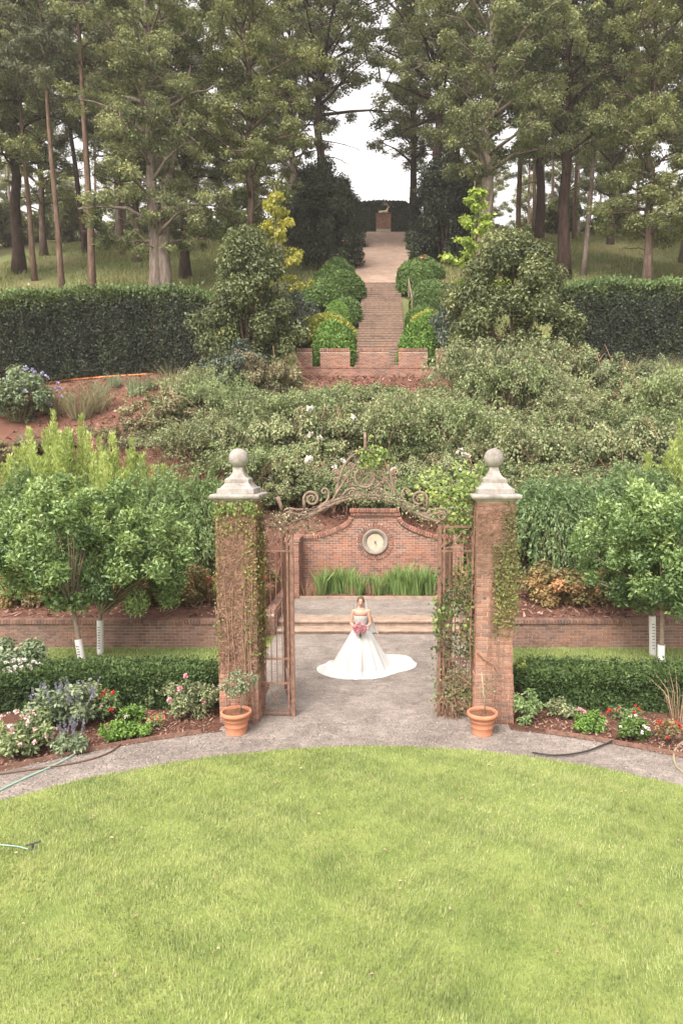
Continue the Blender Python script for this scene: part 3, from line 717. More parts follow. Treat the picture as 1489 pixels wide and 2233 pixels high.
parts = [((-.32, 0, .26), (.28, .22, .24)), ((-.25, 0, .28), .22, (.28, 0, .34), .20), ((.32, 0, .36), (.2, .19, .24)),
         ((.38, 0, .46), .15, (.50, 0, .80), .095), ((.50, 0, .80), .09, (.55, 0, .92), .085), ((.55, 0, .93), .08, (.72, -.03, .86), .045),
         ((-.4, -.16, .18), .12, (-.05, -.22, .09), .07), ((-.05, -.22, .09), .065, (-.42, -.22, .06), .045), ((-.4, .16, .18), .12, (-.05, .22, .09), .07),
         ((.3, -.12, .2), .1, (.5, -.17, .1), .06), ((.5, -.17, .1), .06, (.2, -.2, .06), .045), ((.35, .1, .16), .09, (.7, .12, .06), .05),
         ((.52, .08, .95), .03, (.44, .17, 1.02), .02), ((.52, -.08, .95), .03, (.44, -.17, 1.02), .02), ((-.55, 0, .3), .05, (-.64, 0, .2), .03)]
obj('body', blobmesh('body', parts, .028), M['statue'], t)
for s_ in (-1, 1):
    m = MB().tube([(.54, s_ * .04, 1.0), (.45, s_ * .12, 1.15), (.25, s_ * .22, 1.22), (0, s_ * .28, 1.24), (-.18, s_ * .3, 1.30)], [.026, .026, .024, .02, .014], 6)
    m.tube([(.42, s_ * .14, 1.16), (.40, s_ * .18, 1.36)], [.02, .012], 5).tube([(.18, s_ * .24, 1.23), (.14, s_ * .28, 1.42)], [.02, .012], 5)
    m.build('antler', M['statue'], t, True)
MB().box((-.68, -.32, 0), (.74, .32, .06)).build('plinth', M['statue'], t)
for px, py, h in ((752, 552, .9), (762, 528, .9)):
    p = ont(px, py); tt = thing('brick_plinth', 'small orange brick plinth at the edge of the gravel walk, beside the dark evergreen', 'plinth', p, 0, 'brick plinths beside the gravel walk')
    MB().sqloft([(.36, -.2), (.36, .9), (.45, .92), (.45, 1.05), (.3, 1.08), (.3, 1.1)]).build('pier', M['terracotta'], tt)

# ------------------------------------------------------------------ trees
def bez(p0, p1, sag, n, rg, wig=.0):
    p0, p1 = Vector(p0), Vector(p1); out = []
    for i in range(n + 1):
        k = i / n; q = p0.lerp(p1, k) + Vector((rg.uniform(-wig, wig), rg.uniform(-wig, wig), sag * math.sin(math.pi * k) + rg.uniform(-wig, wig) * .5)) * (1 if 0 < i < n else .3)
        out.append(q)
    return out
def oak(seed, H=23, r0=.42, t0=.2, nlimb=34, reach=5.0, leafs=34000, leaf=.30, mat='oak', bark='bark', twin=False, low=.55, label='', group=None, lean=0, csize=.92):
    rg = random.Random(seed); g = rnd(seed)
    t = thing('oak_tree', label, 'tree', (0, 0, 0), 0, group)
    m = MB(); C = []; R = []
    path = [Vector((0, 0, -.6))]
    for i in range(1, 13):
        k = i / 12; path.append(Vector((lean * k * H + rg.uniform(-.25, .25) * k * 2, rg.uniform(-.3, .3) * k * 2, H * .92 * k)))
    rr = [r0 * 1.5] + [r0 * (1 - .86 * (i / 12)) for i in range(1, 13)]
    m.tube(path, rr, 10)
    if twin:
        p2 = [Vector((.75, -.1, -.6)), Vector((.62, -.1, 2)), Vector((.5, 0, 4)), Vector((.9, .2, 8)), Vector((1.8, .3, 12)), Vector((2.6, .2, 16))]
        m.tube(p2, [r0 * 1.2, r0 * .95, r0 * .85, r0 * .6, r0 * .4, r0 * .15], 9)
    def tp(k):
        f = k * 12; i = min(11, int(f)); return path[i].lerp(path[i + 1], f - i), rr[i] + (rr[i + 1] - rr[i]) * (f - i)
    for i in range(nlimb):
        k = t0 + (1 - t0) * ((i + rg.random()) / nlimb); b, br = tp(min(.99, k)); az = i * 2.4 + rg.uniform(-.5, .5)
        prof = (low + (1 - low) * math.sin(math.pi * min(1, (k - t0) / (1 - t0) * .62 + .12))) if k < .8 else (1 - k) * 4 + .25
        ln = reach * prof * rg.uniform(.6, 1.15); el = rg.uniform(-.05, .5) + k * .35
        e = b + Vector((math.cos(az) * ln * math.cos(el), math.sin(az) * ln * math.cos(el), ln * math.sin(el)))
        lp = bez(b, e, ln * rg.uniform(.02, .12), 5, rg, .12); r1 = min(br * .6, .05 + .022 * ln)
        m.tube(lp, [r1 * (1 - .8 * j / 5) for j in range(6)], 6)
        for j in (2, 3, 4, 5):
            q = lp[j]
            for s_ in range(2 if j > 2 else 1):
                o_ = Vector((rg.uniform(-1, 1), rg.uniform(-1, 1), rg.uniform(-.5, .8))) * (.22 * ln + .25); e2 = q + o_
                if rg.random() < .7: m.tube([q, q.lerp(e2, .5) + Vector((0, 0, .08)), e2], [r1 * .35, r1 * .22, r1 * .1], 4, False)
                C.append(e2); R.append(rg.uniform(.4, 1.0) * csize)
    for i in range(int(nlimb * .5)):
        k = rg.uniform(t0 * .9, .95); b, br = tp(k); o_ = Vector((rg.uniform(-1, 1), rg.uniform(-1, 1), rg.uniform(-.3, .5))) * 1.1; C.append(b + o_); R.append(rg.uniform(.5, .9) * csize)
    for i in range(16):
        k = rg.uniform(t0 * .7, .9); b_, br = tp(k); az = rg.uniform(0, 6.28); ln = rg.uniform(1.5, 4.2); e = b_ + Vector((math.cos(az) * ln, math.sin(az) * ln, ln * rg.uniform(-.15, .5))); lp = bez(b_, e, .2, 5, rg, .22)
        m.tube(lp, [.05, .042, .034, .026, .018, .008], 5, False)
        for j in (2, 3, 4): m.tube([lp[j], lp[j] + Vector((rg.uniform(-.7, .7), rg.uniform(-.7, .7), rg.uniform(-.2, .7)))], [.018, .006], 4, False)
    m.build('trunk', M[bark], t, True)
    lv('crown', cloud(g, C, R, leafs, .55, .5, .6), leaf, .62, L[mat], t, g); return t
def pine(seed, H=24, r0=.24, label='', group=None, crown0=.55, leafs=16000, lean=0.0, bark='bark_pine', reach=3.0):
    rg = random.Random(seed); g = rnd(seed); t = thing('pine_tree', label, 'tree', (0, 0, 0), 0, group)
    m = MB(); path = [Vector((lean * H * k / 10 + rg.uniform(-.05, .05), rg.uniform(-.05, .05), -.5 + H * k / 10)) for k in range(11)]
    m.tube(path, [r0 * 1.25] + [r0 * (1 - .8 * k / 10) for k in range(1, 11)], 9); C = []; R = []
    for i in range(30):
        k = crown0 + (1 - crown0) * i / 30; f = k * 10; j = min(9, int(f)); b = path[j].lerp(path[j + 1], f - j); az = i * 2.4; ln = reach * (1.1 - .7 * (k - crown0) / (1 - crown0)) * rg.uniform(.5, 1.1)
        e = b + Vector((math.cos(az) * ln, math.sin(az) * ln, rg.uniform(-.3, .8))); m.tube([b, b.lerp(e, .5) + Vector((0, 0, .15)), e], [.07, .045, .02], 5, False)
        for q in (.5, .75, 1.0): C.append(b.lerp(e, q) + Vector((0, 0, .1))); R.append(rg.uniform(.5, .85))
    for i in range(5):
        k = rg.uniform(.15, crown0); f = k * 10; j = min(9, int(f)); b = path[j].lerp(path[j + 1], f - j); az = rg.uniform(0, 6.28); m.tube([b, b + Vector((math.cos(az) * .8, math.sin(az) * .8, .1))], [.035, .015], 4, False)
    m.build('trunk', M[bark], t, True)
    lv('crown', cloud(g, C, R, leafs, .55, .4, .5, -.1), .34, .22, L['pine'], t, g); return t
def plant(o, px, py, Y, rot=0, sc=1, label=None):
    p = at(px, py, Y); o.location = (p.x, Y, hz(p.x, Y)); o.rotation_euler = (0, 0, rot); o.scale = sc if isinstance(sc, tuple) else (sc,) * 3
    if label: o['label'] = label
    return o
OKG = 'tall leafy trees on the hill'
oakA = oak(101, 25, .48, .16, 46, 5.4, 62000, .185, 'oak', 'bark_grey', twin=True, label='big twin-trunked oak with grey double bole behind the dark clipped hedge', group=OKG)
oakB = oak(102, 25, .33, .20, 46, 4.6, 54000, .185, 'oak_y', 'bark', label='slim oak with layered foliage tiers beside the yellow-leaved sapling', group=OKG)
oakC = oak(103, 26, .58, .30, 46, 5.8, 62000, .185, 'oak', 'bark_grey', label='stout oak with pale stripped lower trunk behind the lime green sapling', group=OKG)
oakD = oak(104, 24, .36, .13, 46, 4.4, 52000, .185, 'oak_y', 'bark', label='leafy oak with foliage tiers down to the ground above the clipped hedge', group=OKG)
oakE = oak(105, 26, .50, .34, 40, 5.6, 48000, .19, 'oak', 'bark_dark', label='tall oak with straight dark reddish trunk in open meadow', group=OKG)
plant(oakA, 340, 615, 47, .3); plant(oakB, 548, 560, 49, 1.1); plant(oakC, 1056, 540, 50, 2.0); plant(oakD, 1411, 582, 50, .4); plant(oakE, 1228, 568, 53, .9)
def dplant(o, px, py, Y, rot, sc, label): 
    p = at(px, py, Y); return dup(o, (p.x, Y, hz(p.x, Y)), rot, sc, label)
dplant(oakE, 42, 570, 58, 2.2, .95, 'dark-trunked oak with spreading bare lower limbs beyond the thin pines')
dplant(oakE, 405, 600, 54, 4.0, .8, 'oak with brown trunk standing just behind the twin-trunked oak')
dplant(oakB, 300, 560, 62, 3.0, .95, 'oak behind the thin pines with a leaning upper trunk')
dplant(oakC, 640, 520, 66, 1.0, .9, 'oak behind the dark evergreens bordering the gravel walk')
dplant(oakE, 900, 500, 74, 3.3, .9, 'oak whose limbs hang over the far end of the gravel walk')
oakF = oak(106, 29, .40, .44, 50, 8.8, 50000, .20, 'oak', 'bark_dark', label='tall oak arching high over the far end of walk, behind big evergreen', group=OKG)
plant(oakF, 700, 520, 64, .7, (1.25, 1.25, 1.02)); dplant(oakF, 955, 520, 62, 2.6, (1.25, 1.25, 1.0), 'tall oak arching high over the walk on the handrail side')
BKG = 'woodland trees along the hill crest'
crest = 'woodland tree among the crowded trees along the hill crest'
k = 0
for px, Y, rot, sc in ((-60, 52, 2, 1.0), (95, 68, .5, 1.0), (265, 70, 4.5, 1.0), (560, 72, 1.9, .9), (1000, 70, .2, .95), (1175, 66, 4.4, 1.0), (1330, 72, 2.9, 1.0), (1500, 62, 3.9, 1.05), (1560, 50, 1.2, 1.0), (-140, 66, 4, 1.0), (1650, 66, 0, 1.0), (400, 96, .6, .9), (1240, 98, 2.2, .9), (20, 100, 1, .8), (150, 104, 2, .8), (270, 98, 3, .75), (500, 100, 5, .8), (640, 104, 1.5, .75), (1060, 100, 3.1, .8), (1150, 106, .4, .75), (1340, 102, 4, .8), (1450, 108, 5, .85)):
    p = at(px, 520, Y); tag(dup((oakE, oakB, oakC, oakA, oakD)[k % 5] if Y < 80 else oakD, (p.x, Y, hz(p.x, Y)), rot, sc), crest, None, BKG); k += 1
pineA = pine(201, 26, .27, 'straight bare-trunked pine nearest the twin-trunked oak', 'slender pines in the meadow', .58, lean=-.02)
pineB = pine(202, 25, .22, 'slender bare pine leaning slightly, between two other pines', 'slender pines in the meadow', .55, lean=-.035)
plant(pineA, 205, 612, 48); plant(pineB, 137, 610, 49, .3)
dplant(pineB, 76, 590, 54, .2, 1.0, 'thin pine close beside the dark-trunked oak')
dplant(pineA, 1128, 510, 58, 2.2, .95, 'slim brown pine between the stout oak and the dark oak trunk')
pineC = pine(203, 24, .24, 'pale leaning pine beside the dark reddish oak trunk', 'slender pines in the meadow', .6, lean=.055, bark='bark_grey'); plant(pineC, 1272, 572, 54)
pineD = pine(204, 22, .30, 'black leaning trunk in shade behind the thin pines', None, .5, lean=-.09, bark='bark_dark'); plant(pineD, 188, 525, 68)
for i, (px, Y) in enumerate(((1165, 78), (1182, 82), (1250, 76), (1262, 84), (1205, 90), (1345, 80), (265, 66), (30, 80), (1150, 96), (1300, 92), (1390, 86), (210, 84), (430, 84))):
    p = at(px, 500, Y); tag(dup((pineA, pineC)[i % 2], (p.x, Y, hz(p.x, Y)), i * 1.3, .85), 'far thin pine trunk seen between the larger trees', None, 'far pines on the crest')

# ------------------------------------------------------------------ shrubs: prototypes
def bushy(name, seed, rad, n, leaf, mat, label, cat='shrub', group=None, nclump=26, cr=.38, asp=.5, flat=.85, stems=8, jag=.25, cone=0):
    """loose shrub: leaf clumps through an ellipsoid standing on z=0"""
    rg = random.Random(seed); g = rnd(seed); t = thing(name, label, cat, (0, 0, 0), 0, group); C = []; R = []
    for i in range(nclump):
        u = Vector((rg.gauss(0, 1), rg.gauss(0, 1), rg.gauss(0, 1))).normalized(); k = rg.uniform(.45, 1.0)
        c = Vector((u.x * rad[0] * k, u.y * rad[1] * k, rad[2] * (1 + u.z * k * .88))); c *= 1 + rg.uniform(-jag, jag) * .3
        if cone:
            zf = rg.random() ** 1.1; an = rg.uniform(0, 6.28); rr = (1 - zf ** 3.6) * rg.uniform(.65, 1.0) * (.85 + .25 * math.sin(an * 3 + zf * 9)) + .1; c = Vector((math.cos(an) * rad[0] * rr, math.sin(an) * rad[1] * rr, rad[2] * (.12 + 1.8 * zf)))
        C.append(c); R.append(rg.uniform(.6, 1.2) * cr * min(rad))
    m = MB()
    for i in range(stems):
        c = C[rg.randrange(nclump)]; m.tube([(rg.uniform(-.1, .1) * rad[0], rg.uniform(-.1, .1) * rad[1], -.15), (c.x * .45, c.y * .45, c.z * .5), c], [.03 * rad[2], .02 * rad[2], .008 * rad[2]], 5, False)
    m.build('stems', M['bark'], t); P, D, N, tv = cloud(g, C, R, n, flat, .45, .5)
    P[:, 2] = np.maximum(P[:, 2], .02)
    lv('foliage', (P, D, N, tv), leaf, asp, L[mat], t, g); return t
def mound(name, seed, rad, n, leaf, mat, label, cat='shrub', group=None, bumps=.10, depth=.2, f=3, asp=.5):
    g = rnd(seed); t = thing(name, label, cat, (0, 0, 0), 0, group); P, D, N, tv = shell(g, n, rad, bumps, depth, f, seed)
    P[:, 2] += rad[2] * .35
    MB().tube([(0, 0, -.2), (0, 0, rad[2] * .6)], [.08 * rad[0], .05 * rad[0]], 7).build('stem', M['bark'], t)
    lv('foliage', (P, D, N, tv), leaf, asp, L[mat], t, g); return t
# clipped boxwood mounds by the stairs
bxA = mound('boxwood_mound', 301, (1.0, 1.0, 1.25), 9000, .13, 'box', '', group='clipped boxwood mounds by the staircase', bumps=.13)
bxD = mound('boxwood_mound', 302, (1.0, 1.0, 1.1), 9000, .13, 'boxd', '', group='clipped boxwood mounds by the staircase', bumps=.12)
bxY = mound('boxwood_mound', 303, (1.0, 1.0, 1.0), 7000, .13, 'boxy', '', group='clipped boxwood mounds by the staircase', bumps=.14)
used = set()
def put(o, px, py, Y, sc, label, rot=0, sink=0, group=None):
    p = at(px, py, Y); loc = (p.x, Y, hz(p.x, Y) - sink)
    if o.name not in used:
        used.add(o.name); o.location = loc; o.rotation_euler = (0, 0, rot); o.scale = sc if isinstance(sc, tuple) else (sc,) * 3; r = tag(o, label, None, group)
    else: r = dup(o, loc, rot, sc, label, None, group)
    return r
put(bxA, 724, 720, 38.3, (1.25, 1.2, 1.55), 'bright green clipped mound rising just behind the battlement wall, opposite the handrail')
put(bxA, 911, 715, 38.3, (1.2, 1.2, 1.55), 'bright green clipped mound behind the battlement wall, below the handrail', 2)
put(bxY, 715, 668, 41.5, (1.7, 1.5, 1.3), 'yellowish clipped mound above the bright green mound, by staircase', 1)
put(bxD, 705, 625, 46.5, (1.5, 1.4, 1.35), 'dark green rounded mound above the yellowish mound', 0)
put(bxD, 752, 628, 48.0, (1.45, 1.4, 1.25), 'dark green rounded mound at the head of the stairs, opposite the handrail', 2)
put(bxD, 905, 620, 49.0, (1.25, 1.3, 1.5), 'dark green rounded mound at the head of the stairs, beside handrail', 1)
put(bxD, 937, 625, 46.0, (1.35, 1.3, 1.35), 'olive green mound just behind the wooden handrail', 3)
put(bxY, 932, 660, 42.3, (1.2, 1.1, 1.2), 'small yellow-green mound between handrail and bright clipped mound', 2)
put(bxA, 938, 680, 41.0, (1.2, 1.1, 1.2), 'bright mound beside the conical bushy holly, above battlement wall', 4)
put(bxD, 742, 690, 40.6, (.85, .9, 1.0), 'small dark mound tucked between bright and yellowish mounds by stairs', 2)
put(bxD, 752, 652, 44.2, (1.0, 1.1, 1.1), 'dark mound hugging the middle of the staircase, opposite the handrail', 4)
put(bxA, 735, 640, 43.4, (.9, .9, 1.05), 'bright mound half behind the yellowish mound', 1)
put(bxD, 918, 655, 43.6, (.95, 1, 1.0), 'dark mound hugging the staircase just under the handrail', 5)
put(bxA, 915, 690, 40.4, (.8, .9, 1.1), 'small bright mound beside the lower stairs under the handrail', 3)
# dark evergreens along the walk
evg = bushy('evergreen_tree', 311, (2.4, 2.4, 4.4), 25000, .24, 'dark', '', 'tree', 'dark evergreens flanking the gravel walk', 120, .3, .5, 1.0, 6, cone=1)
for px, py, Y, sc, rot, lb in ((712, 560, 57, (1.0, 1.0, 1.0), 0, 'large dark evergreen beside the walk, just above the brick plinths'), (748, 520, 68, (.75, .75, .78), 2, 'smaller dark evergreen at the upper edge of walk, near the deer'),
                           (970, 560, 59, (1.0, 1.0, 1.06), 1, 'large dark evergreen beside the walk, above the handrail'), (925, 510, 70, (.62, .7, .75), 3, 'narrow dark evergreen at the walk edge across from the plinths'),
                           (672, 540, 66, (.95, .95, .9), 4, 'dark evergreen half hidden behind the large one above the plinths'), (1000, 520, 72, (1.0, 1, .95), 5, 'dark evergreen set back from walk behind the stout oak')):
    put(evg, px, py, Y, sc, lb, rot, .3)
# shrubs edging the walk
edg = mound('edging_shrub', 312, (1.1, 1.0, .8), 5000, .16, 'boxd', '', group='low shrubs edging the gravel walk', bumps=.2, depth=.35)
for px, py, Y in ((735, 585, 54), (757, 520, 70), (920, 575, 55), (918, 545, 60), (915, 520, 67), (725, 600, 51), (940, 585, 53), (748, 545, 62)):
    put(edg, px, py, Y, 1.1, 'low dark green shrub edging the gravel walk', px, .1)
g = rnd(6); p = at(925, 562, 55); tt = thing('flowering_shrub', 'shrub with salmon orange flowers beside the gravel walk', 'shrub', (p.x, 55, hz(p.x, 55)))
obj('foliage', edg.children[1].data if edg.children[1].name.startswith('foliage') else edg.children[0].data, None, tt)
P, D, N, tv = shell(g, 26, (1.15, 1.1, .95), .1, .05, 3, 1); P = P[P[:, 1] < .3]; P[:, 2] += .3; blobs('blossoms', P, .14, F['salmon'], tt, g)
# hedge behind deer
def hedge_mesh(name, path, h, wd, n, leaf, mat, parent, seed, bumps=.14, base=None, topfrac=None, asp=.5, newtop=.0, shoots=0.0):
    g = rnd(seed); path = [Vector(p) for p in path]; seg = np.array([(path[i + 1] - path[i]).length for i in range(len(path) - 1)]); cum = np.r_[0, np.cumsum(seg)]; LT = cum[-1]
    s_ = g.random(n) * LT; hl = h; per = hl + wd + hl; q = g.random(n) * (hl + wd + .25 * hl); q = np.where(q > hl + wd, hl + wd + (q - hl - wd) * 4, q)
    side = np.where(q < hl, 0, np.where(q < hl + wd, 1, 2))
    X = np.interp(s_, cum, [p.x for p in path]); Y = np.interp(s_, cum, [p.y for p in path]); Z0 = np.interp(s_, cum, [p.z for p in path])
    i = np.clip(np.searchsorted(cum, s_) - 1, 0, len(seg) - 1); tx = np.array([(path[j + 1].x - path[j].x) / seg[j] for j in range(len(seg))])[i]; ty = np.array([(path[j + 1].y - path[j].y) / seg[j] for j in range(len(seg))])[i]
    off = np.where(side == 0, -wd / 2, np.where(side == 1, (q - hl) - wd / 2, wd / 2)); zz = np.where(side == 0, q, np.where(side == 1, hl, per - q))
    rnd_c = np.clip((zz - (hl - .3 * wd)) / (.3 * wd), 0, 1); off = off * (1 - .25 * rnd_c ** 2 * (side != 1)); zz = zz - np.where(side == 1, .12 * wd * (np.abs(off) / (wd / 2)) ** 2, 0)
    endk = np.minimum(s_, LT - s_); taper = np.clip(endk / (.4 * wd), 0, 1) ** .5; off *= .35 + .65 * taper; zz *= .8 + .2 * taper
    nx, ny = ty, -tx
    NN = np.where((side == 1)[:, None], np.array([[0, 0, 1.0]]), np.c_[nx, ny, np.zeros(n)] * np.where(side == 0, 1, -1)[:, None])
    P = np.c_[X + nx * -off, Y + ny * -off, Z0 + zz]; bm_ = bumps * wob(P, 2.2, seed) + bumps * .6 * wob(P, 6, seed + 3) - .35 * bumps - bumps * 1.6 * g.random(n) ** 2.5
    P = P + NN * bm_[:, None]; N = unit(NN + g.normal(size=(n, 3)) * .5); D = unit(np.cross(N, g.normal(size=(n, 3)))) + N * .5 + np.array([0, 0, .15])
    tv = .40 + .1 * wob(P, 3, seed + 5) + g.normal(size=n) * .13 + newtop * np.clip((P[:, 2] - Z0 - .72 * h) / (.28 * h), 0, 1) * (.6 + .6 * g.random(n))
    return lv('foliage', (P, D, N, tv), leaf, asp, L[mat], parent, g)
p = at(836, 505, 83.5); t = thing('clipped_hedge', 'block of black-green clipped hedge behind the deer statue', 'hedge', (p.x, 83.5, hz(p.x, 83.5)))
hedge_mesh('foliage', [(-3.3, 0, -.2), (3.3, 0, -.2)], 4.1, 2.2, 22000, .22, 'dark', t, 320, .1)
MB().box((-3.0, -.7, -.4), (3.0, .7, 3.7)).build('branch_core', M['bark_dark'], t)
# two big clipped hedges on the ledge
def big_hedge(pts, h, label, seed, n):
    ps = []
    for px, Y in pts: q = at(px, 800, Y); ps.append((q.x, Y, hz(q.x, Y) - .1))
    b = Vector(ps[0]).lerp(Vector(ps[-1]), .5); t = thing('clipped_hedge', label, 'hedge', b, 0, 'big clipped hedges on the ledge')
    pl = [Vector(q) - b for q in ps]; hedge_mesh('foliage', pl, h, 2.4, int(n * 1.05), .14, 'hedge', t, seed, .2, newtop=.6)
    m = MB()
    for i in range(len(pl) - 1):
        a, c = pl[i], pl[i + 1]; dr = (c - a).normalized(); nn = Vector((-dr.y, dr.x, 0)) * .75; zt = Vector((0, 0, h - .45)); 
        if i == 0: a = a + dr * .5
        if i == len(pl) - 2: c = c - dr * .5
        q = [a - nn, c - nn, c + nn, a + nn]; m.add(q + [v + zt for v in q], [(4, 5, 6, 7), (0, 1, 5, 4), (2, 3, 7, 6), (1, 2, 6, 5), (3, 0, 4, 7)])
    m.build('branch_core', M['bark_dark'], t)
    g = rnd(seed + 9); ns = 4200; k = g.random(ns) * (len(pl) - 1); i_ = k.astype(int); f_ = (k - i_)[:, None]; A = np.array([tuple(v) for v in pl]); P = A[i_] * (1 - f_) + A[i_ + 1] * f_; P = P + np.c_[g.uniform(-.2, .2, ns), -1.25 + 1.9 * g.random(ns) ** 1.5, np.full(ns, h - .32) + g.normal(size=ns) * .14 + .16 * wob(P, 2.1, seed)]
    lv('new_shoots', (P, unit(g.normal(size=(ns, 3)) * .5 + np.array([0, -.2, 1])), unit(g.normal(size=(ns, 3)) + np.array([0, -1., .5])), .35 + .2 * wob(P, 3, 4) + .2 * g.normal(size=ns)), .17, .5, L['weep'], t, g); return t
big_hedge([(-160, 33.5), (0, 34.2), (150, 35.6), (300, 36.6), (470, 37.2)], 4.4, 'long dark clipped hedge with pale new shoots, above the lilac-flowered shrub', 331, 46000)
big_hedge([(1200, 37.0), (1330, 36.8), (1489, 36.6), (1640, 36.2)], 4.75, 'tall dark clipped hedge above the dry twiggy shrubs', 332, 38000)
# upright shoots behind hedge
# big loose hollies either side of the stairs
t = bushy('holly_shrub', 341, (2.35, 1.9, 3.7), 44000, .165, 'holly', 'big bushy yellow-green holly beside the battlement wall, under the yellow sapling', 'shrub', 'big hollies by the battlement', 130, .30, .5, 1.0, 8, cone=1); put(t, 548, 830, 34.3, (1.02, 1, 1.08), None, 0, .5)
t = bushy('holly_shrub', 342, (3.2, 2.2, 3.6), 52000, .175, 'holly', 'wide conical olive holly beside the battlement wall, under the lime sapling', 'shrub', 'big hollies by the battlement', 170, .28, .5, 1.0, 8, cone=1); put(t, 1108, 830, 34.3, (.98, 1, 1.06), None, 0, .3)
t = bushy('bluish_shrub', 343, (1.9, 1.5, 1.5), 13000, .16, 'blue', 'low bluish-green shrub at the foot of the yellow-green holly', 'shrub', None, 40, .34, .5, .9); put(t, 520, 850, 32.6, 1, None, 0, .2)
put(t, 640, 640, 41, (.9, .9, 1.3), 'dark bluish shrub behind the yellow-leaved sapling', 2, .2)
put(t, 985, 690, 38.5, (.75, .8, 1.5), 'dark bluish shrub between the clipped mounds and wide holly', 4, .2)
put(t, 1085, 850, 32.4, (1.0, .8, .7), 'dark shrub at the foot of the wide olive holly', 5, .3)
# saplings
def sapling(seed, px, py, Y, H, mat, label, nl):
    rg = random.Random(seed); g = rnd(seed); p = at(px, py, Y); t = thing('sapling', label, 'tree', (p.x, Y, hz(p.x, Y)), 0); m = MB(); m.tube([(0, 0, -.3), (.05, 0, H * .5), (-.05, 0, H)], [.10, .07, .02], 7); C = []; R = []
    for i in range(20):
        k = .42 + .55 * i / 20; az = i * 2.4; ln = (1.9 - 1.4 * (k - .42) / .55) * rg.uniform(.6, 1.1); b = Vector((0, 0, H * k)); e = b + Vector((math.cos(az) * ln, math.sin(az) * ln, ln * rg.uniform(.1, .4))); m.tube([b, b.lerp(e, .5) + Vector((0, 0, .1)), e], [.035, .022, .01], 5, False)
        for q in (.35, .55, .75, .95): C.append(b.lerp(e, q)); R.append(rg.uniform(.18, .36))
    m.build('trunk', M['bark_grey'], t, True); lv('crown', cloud(g, C, R, nl, .6, .5), .19, .8, L[mat], t, g)
sapling(351, 604, 640, 38.6, 9.8, 'limey', 'slender sapling with yellow autumn leaves rising above the holly', 2600)
sapling(352, 1034, 640, 39.4, 9.9, 'lime', 'slender sapling with lime green leaves in front of the stout oak', 3300)
# tall weeds behind the left hedge
t = thing('tall_weed', 'upright pale green weed stalk above the clipped hedge', 'weed', (0, 0, 0), 0, 'tall weeds behind the clipped hedge'); blade_clump('leaves', 77, 40, 1.5, .25, .07, L['light'], t, .25)
rg = random.Random(9)
for i, px in enumerate((250, 278, 318, 400, 425, 470, 490, 520, 180, 130, 1160, 1185)):
    put(t, px, 640, rg.uniform(39.5, 41.5), rg.uniform(.8, 1.2), None, i, .1)
# understory shrubs far
us = bushy('understory_shrub', 361, (2.4, 2.0, 1.5), 9000, .3, 'oak', 'soft grey-green shrub among the tree trunks near hill crest', 'shrub', 'shrubs along the hill crest', 36, .36)
rg = random.Random(10)
for i, px in enumerate((-30, 20, 60, 160, 235, 290, 330, 440, 480, 520, 1140, 1180, 1215, 1290, 1340, 1390, 1440, 1490, 110)):
    put(us, px, 500, rg.uniform(72, 90), (rg.uniform(1.0, 1.7), 1.2, rg.uniform(.8, 1.9)), None, i, .1)

# ------------------------------------------------------------------ shrubs on the bank
def arching(name, seed, h, spread, nst, npl, leaf, asp, mat, label, group=None, up=1.0, drop=1.0, cat='shrub', stemmat='stem', base=.15, jit=.05, wstem=.006):
    g = rnd(seed); t = thing(name, label, cat, (0, 0, 0), 0, group)
    az = g.uniform(0, 6.283, nst); r = spread * (.25 + .75 * np.sqrt(g.random(nst))); hh = h * (.65 + .4 * g.random(nst)) * (1.05 - .35 * (r / spread) ** 2); pk = g.uniform(.55, .75, nst)
    bx_, by_ = base * g.normal(size=nst), base * g.normal(size=nst)
    def curve(i, tt):
        z = hh[i] * (1 - ((tt - pk[i]) / pk[i]) ** 2 * np.where(tt < pk[i], 1, drop)); rr = r[i] * tt ** (1.3 * up)
        return np.c_[bx_[i] + np.cos(az[i]) * rr, by_[i] + np.sin(az[i]) * rr, z]
    idx = np.repeat(np.arange(nst), npl); tt = .12 + .88 * g.random(len(idx)) ** .8
    P = curve(idx, tt); T = unit(curve(idx, np.minimum(tt + .03, 1.05)) - P); P = P + g.normal(size=P.shape) * jit; P[:, 2] = np.maximum(P[:, 2], .03)
    N = unit(g.normal(size=P.shape) + np.array([0, 0, .6])); D = T + g.normal(size=P.shape) * .55
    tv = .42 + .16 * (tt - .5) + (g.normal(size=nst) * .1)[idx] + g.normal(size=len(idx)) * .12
    lv('foliage', (P, D, N, tv), leaf, asp, L[mat], t, g)
    m = MB()
    for i in range(min(nst, 90)):
        pts = curve(np.full(7, i), np.linspace(0, 1, 7)); m.tube([tuple(q) for q in pts], [wstem * 1.4, wstem * 1.2, wstem, wstem, wstem * .8, wstem * .6, wstem * .4], 3, False)
    m.build('stems', M[stemmat], t); return t
WG = 'weeping shrubs above the retaining walls'
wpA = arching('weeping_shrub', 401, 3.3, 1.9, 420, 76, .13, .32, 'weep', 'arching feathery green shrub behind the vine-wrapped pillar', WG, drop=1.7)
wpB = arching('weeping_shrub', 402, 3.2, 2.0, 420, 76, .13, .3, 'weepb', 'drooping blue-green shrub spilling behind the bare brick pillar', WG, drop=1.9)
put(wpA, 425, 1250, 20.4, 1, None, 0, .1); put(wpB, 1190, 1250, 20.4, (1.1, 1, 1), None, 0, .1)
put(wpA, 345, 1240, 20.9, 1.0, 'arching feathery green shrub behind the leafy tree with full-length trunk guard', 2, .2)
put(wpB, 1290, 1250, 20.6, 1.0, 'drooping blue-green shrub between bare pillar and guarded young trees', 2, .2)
put(wpA, 230, 1240, 21.0, (1, 1, .9), 'arching green shrub hidden behind the two guarded trees', 4, .2)
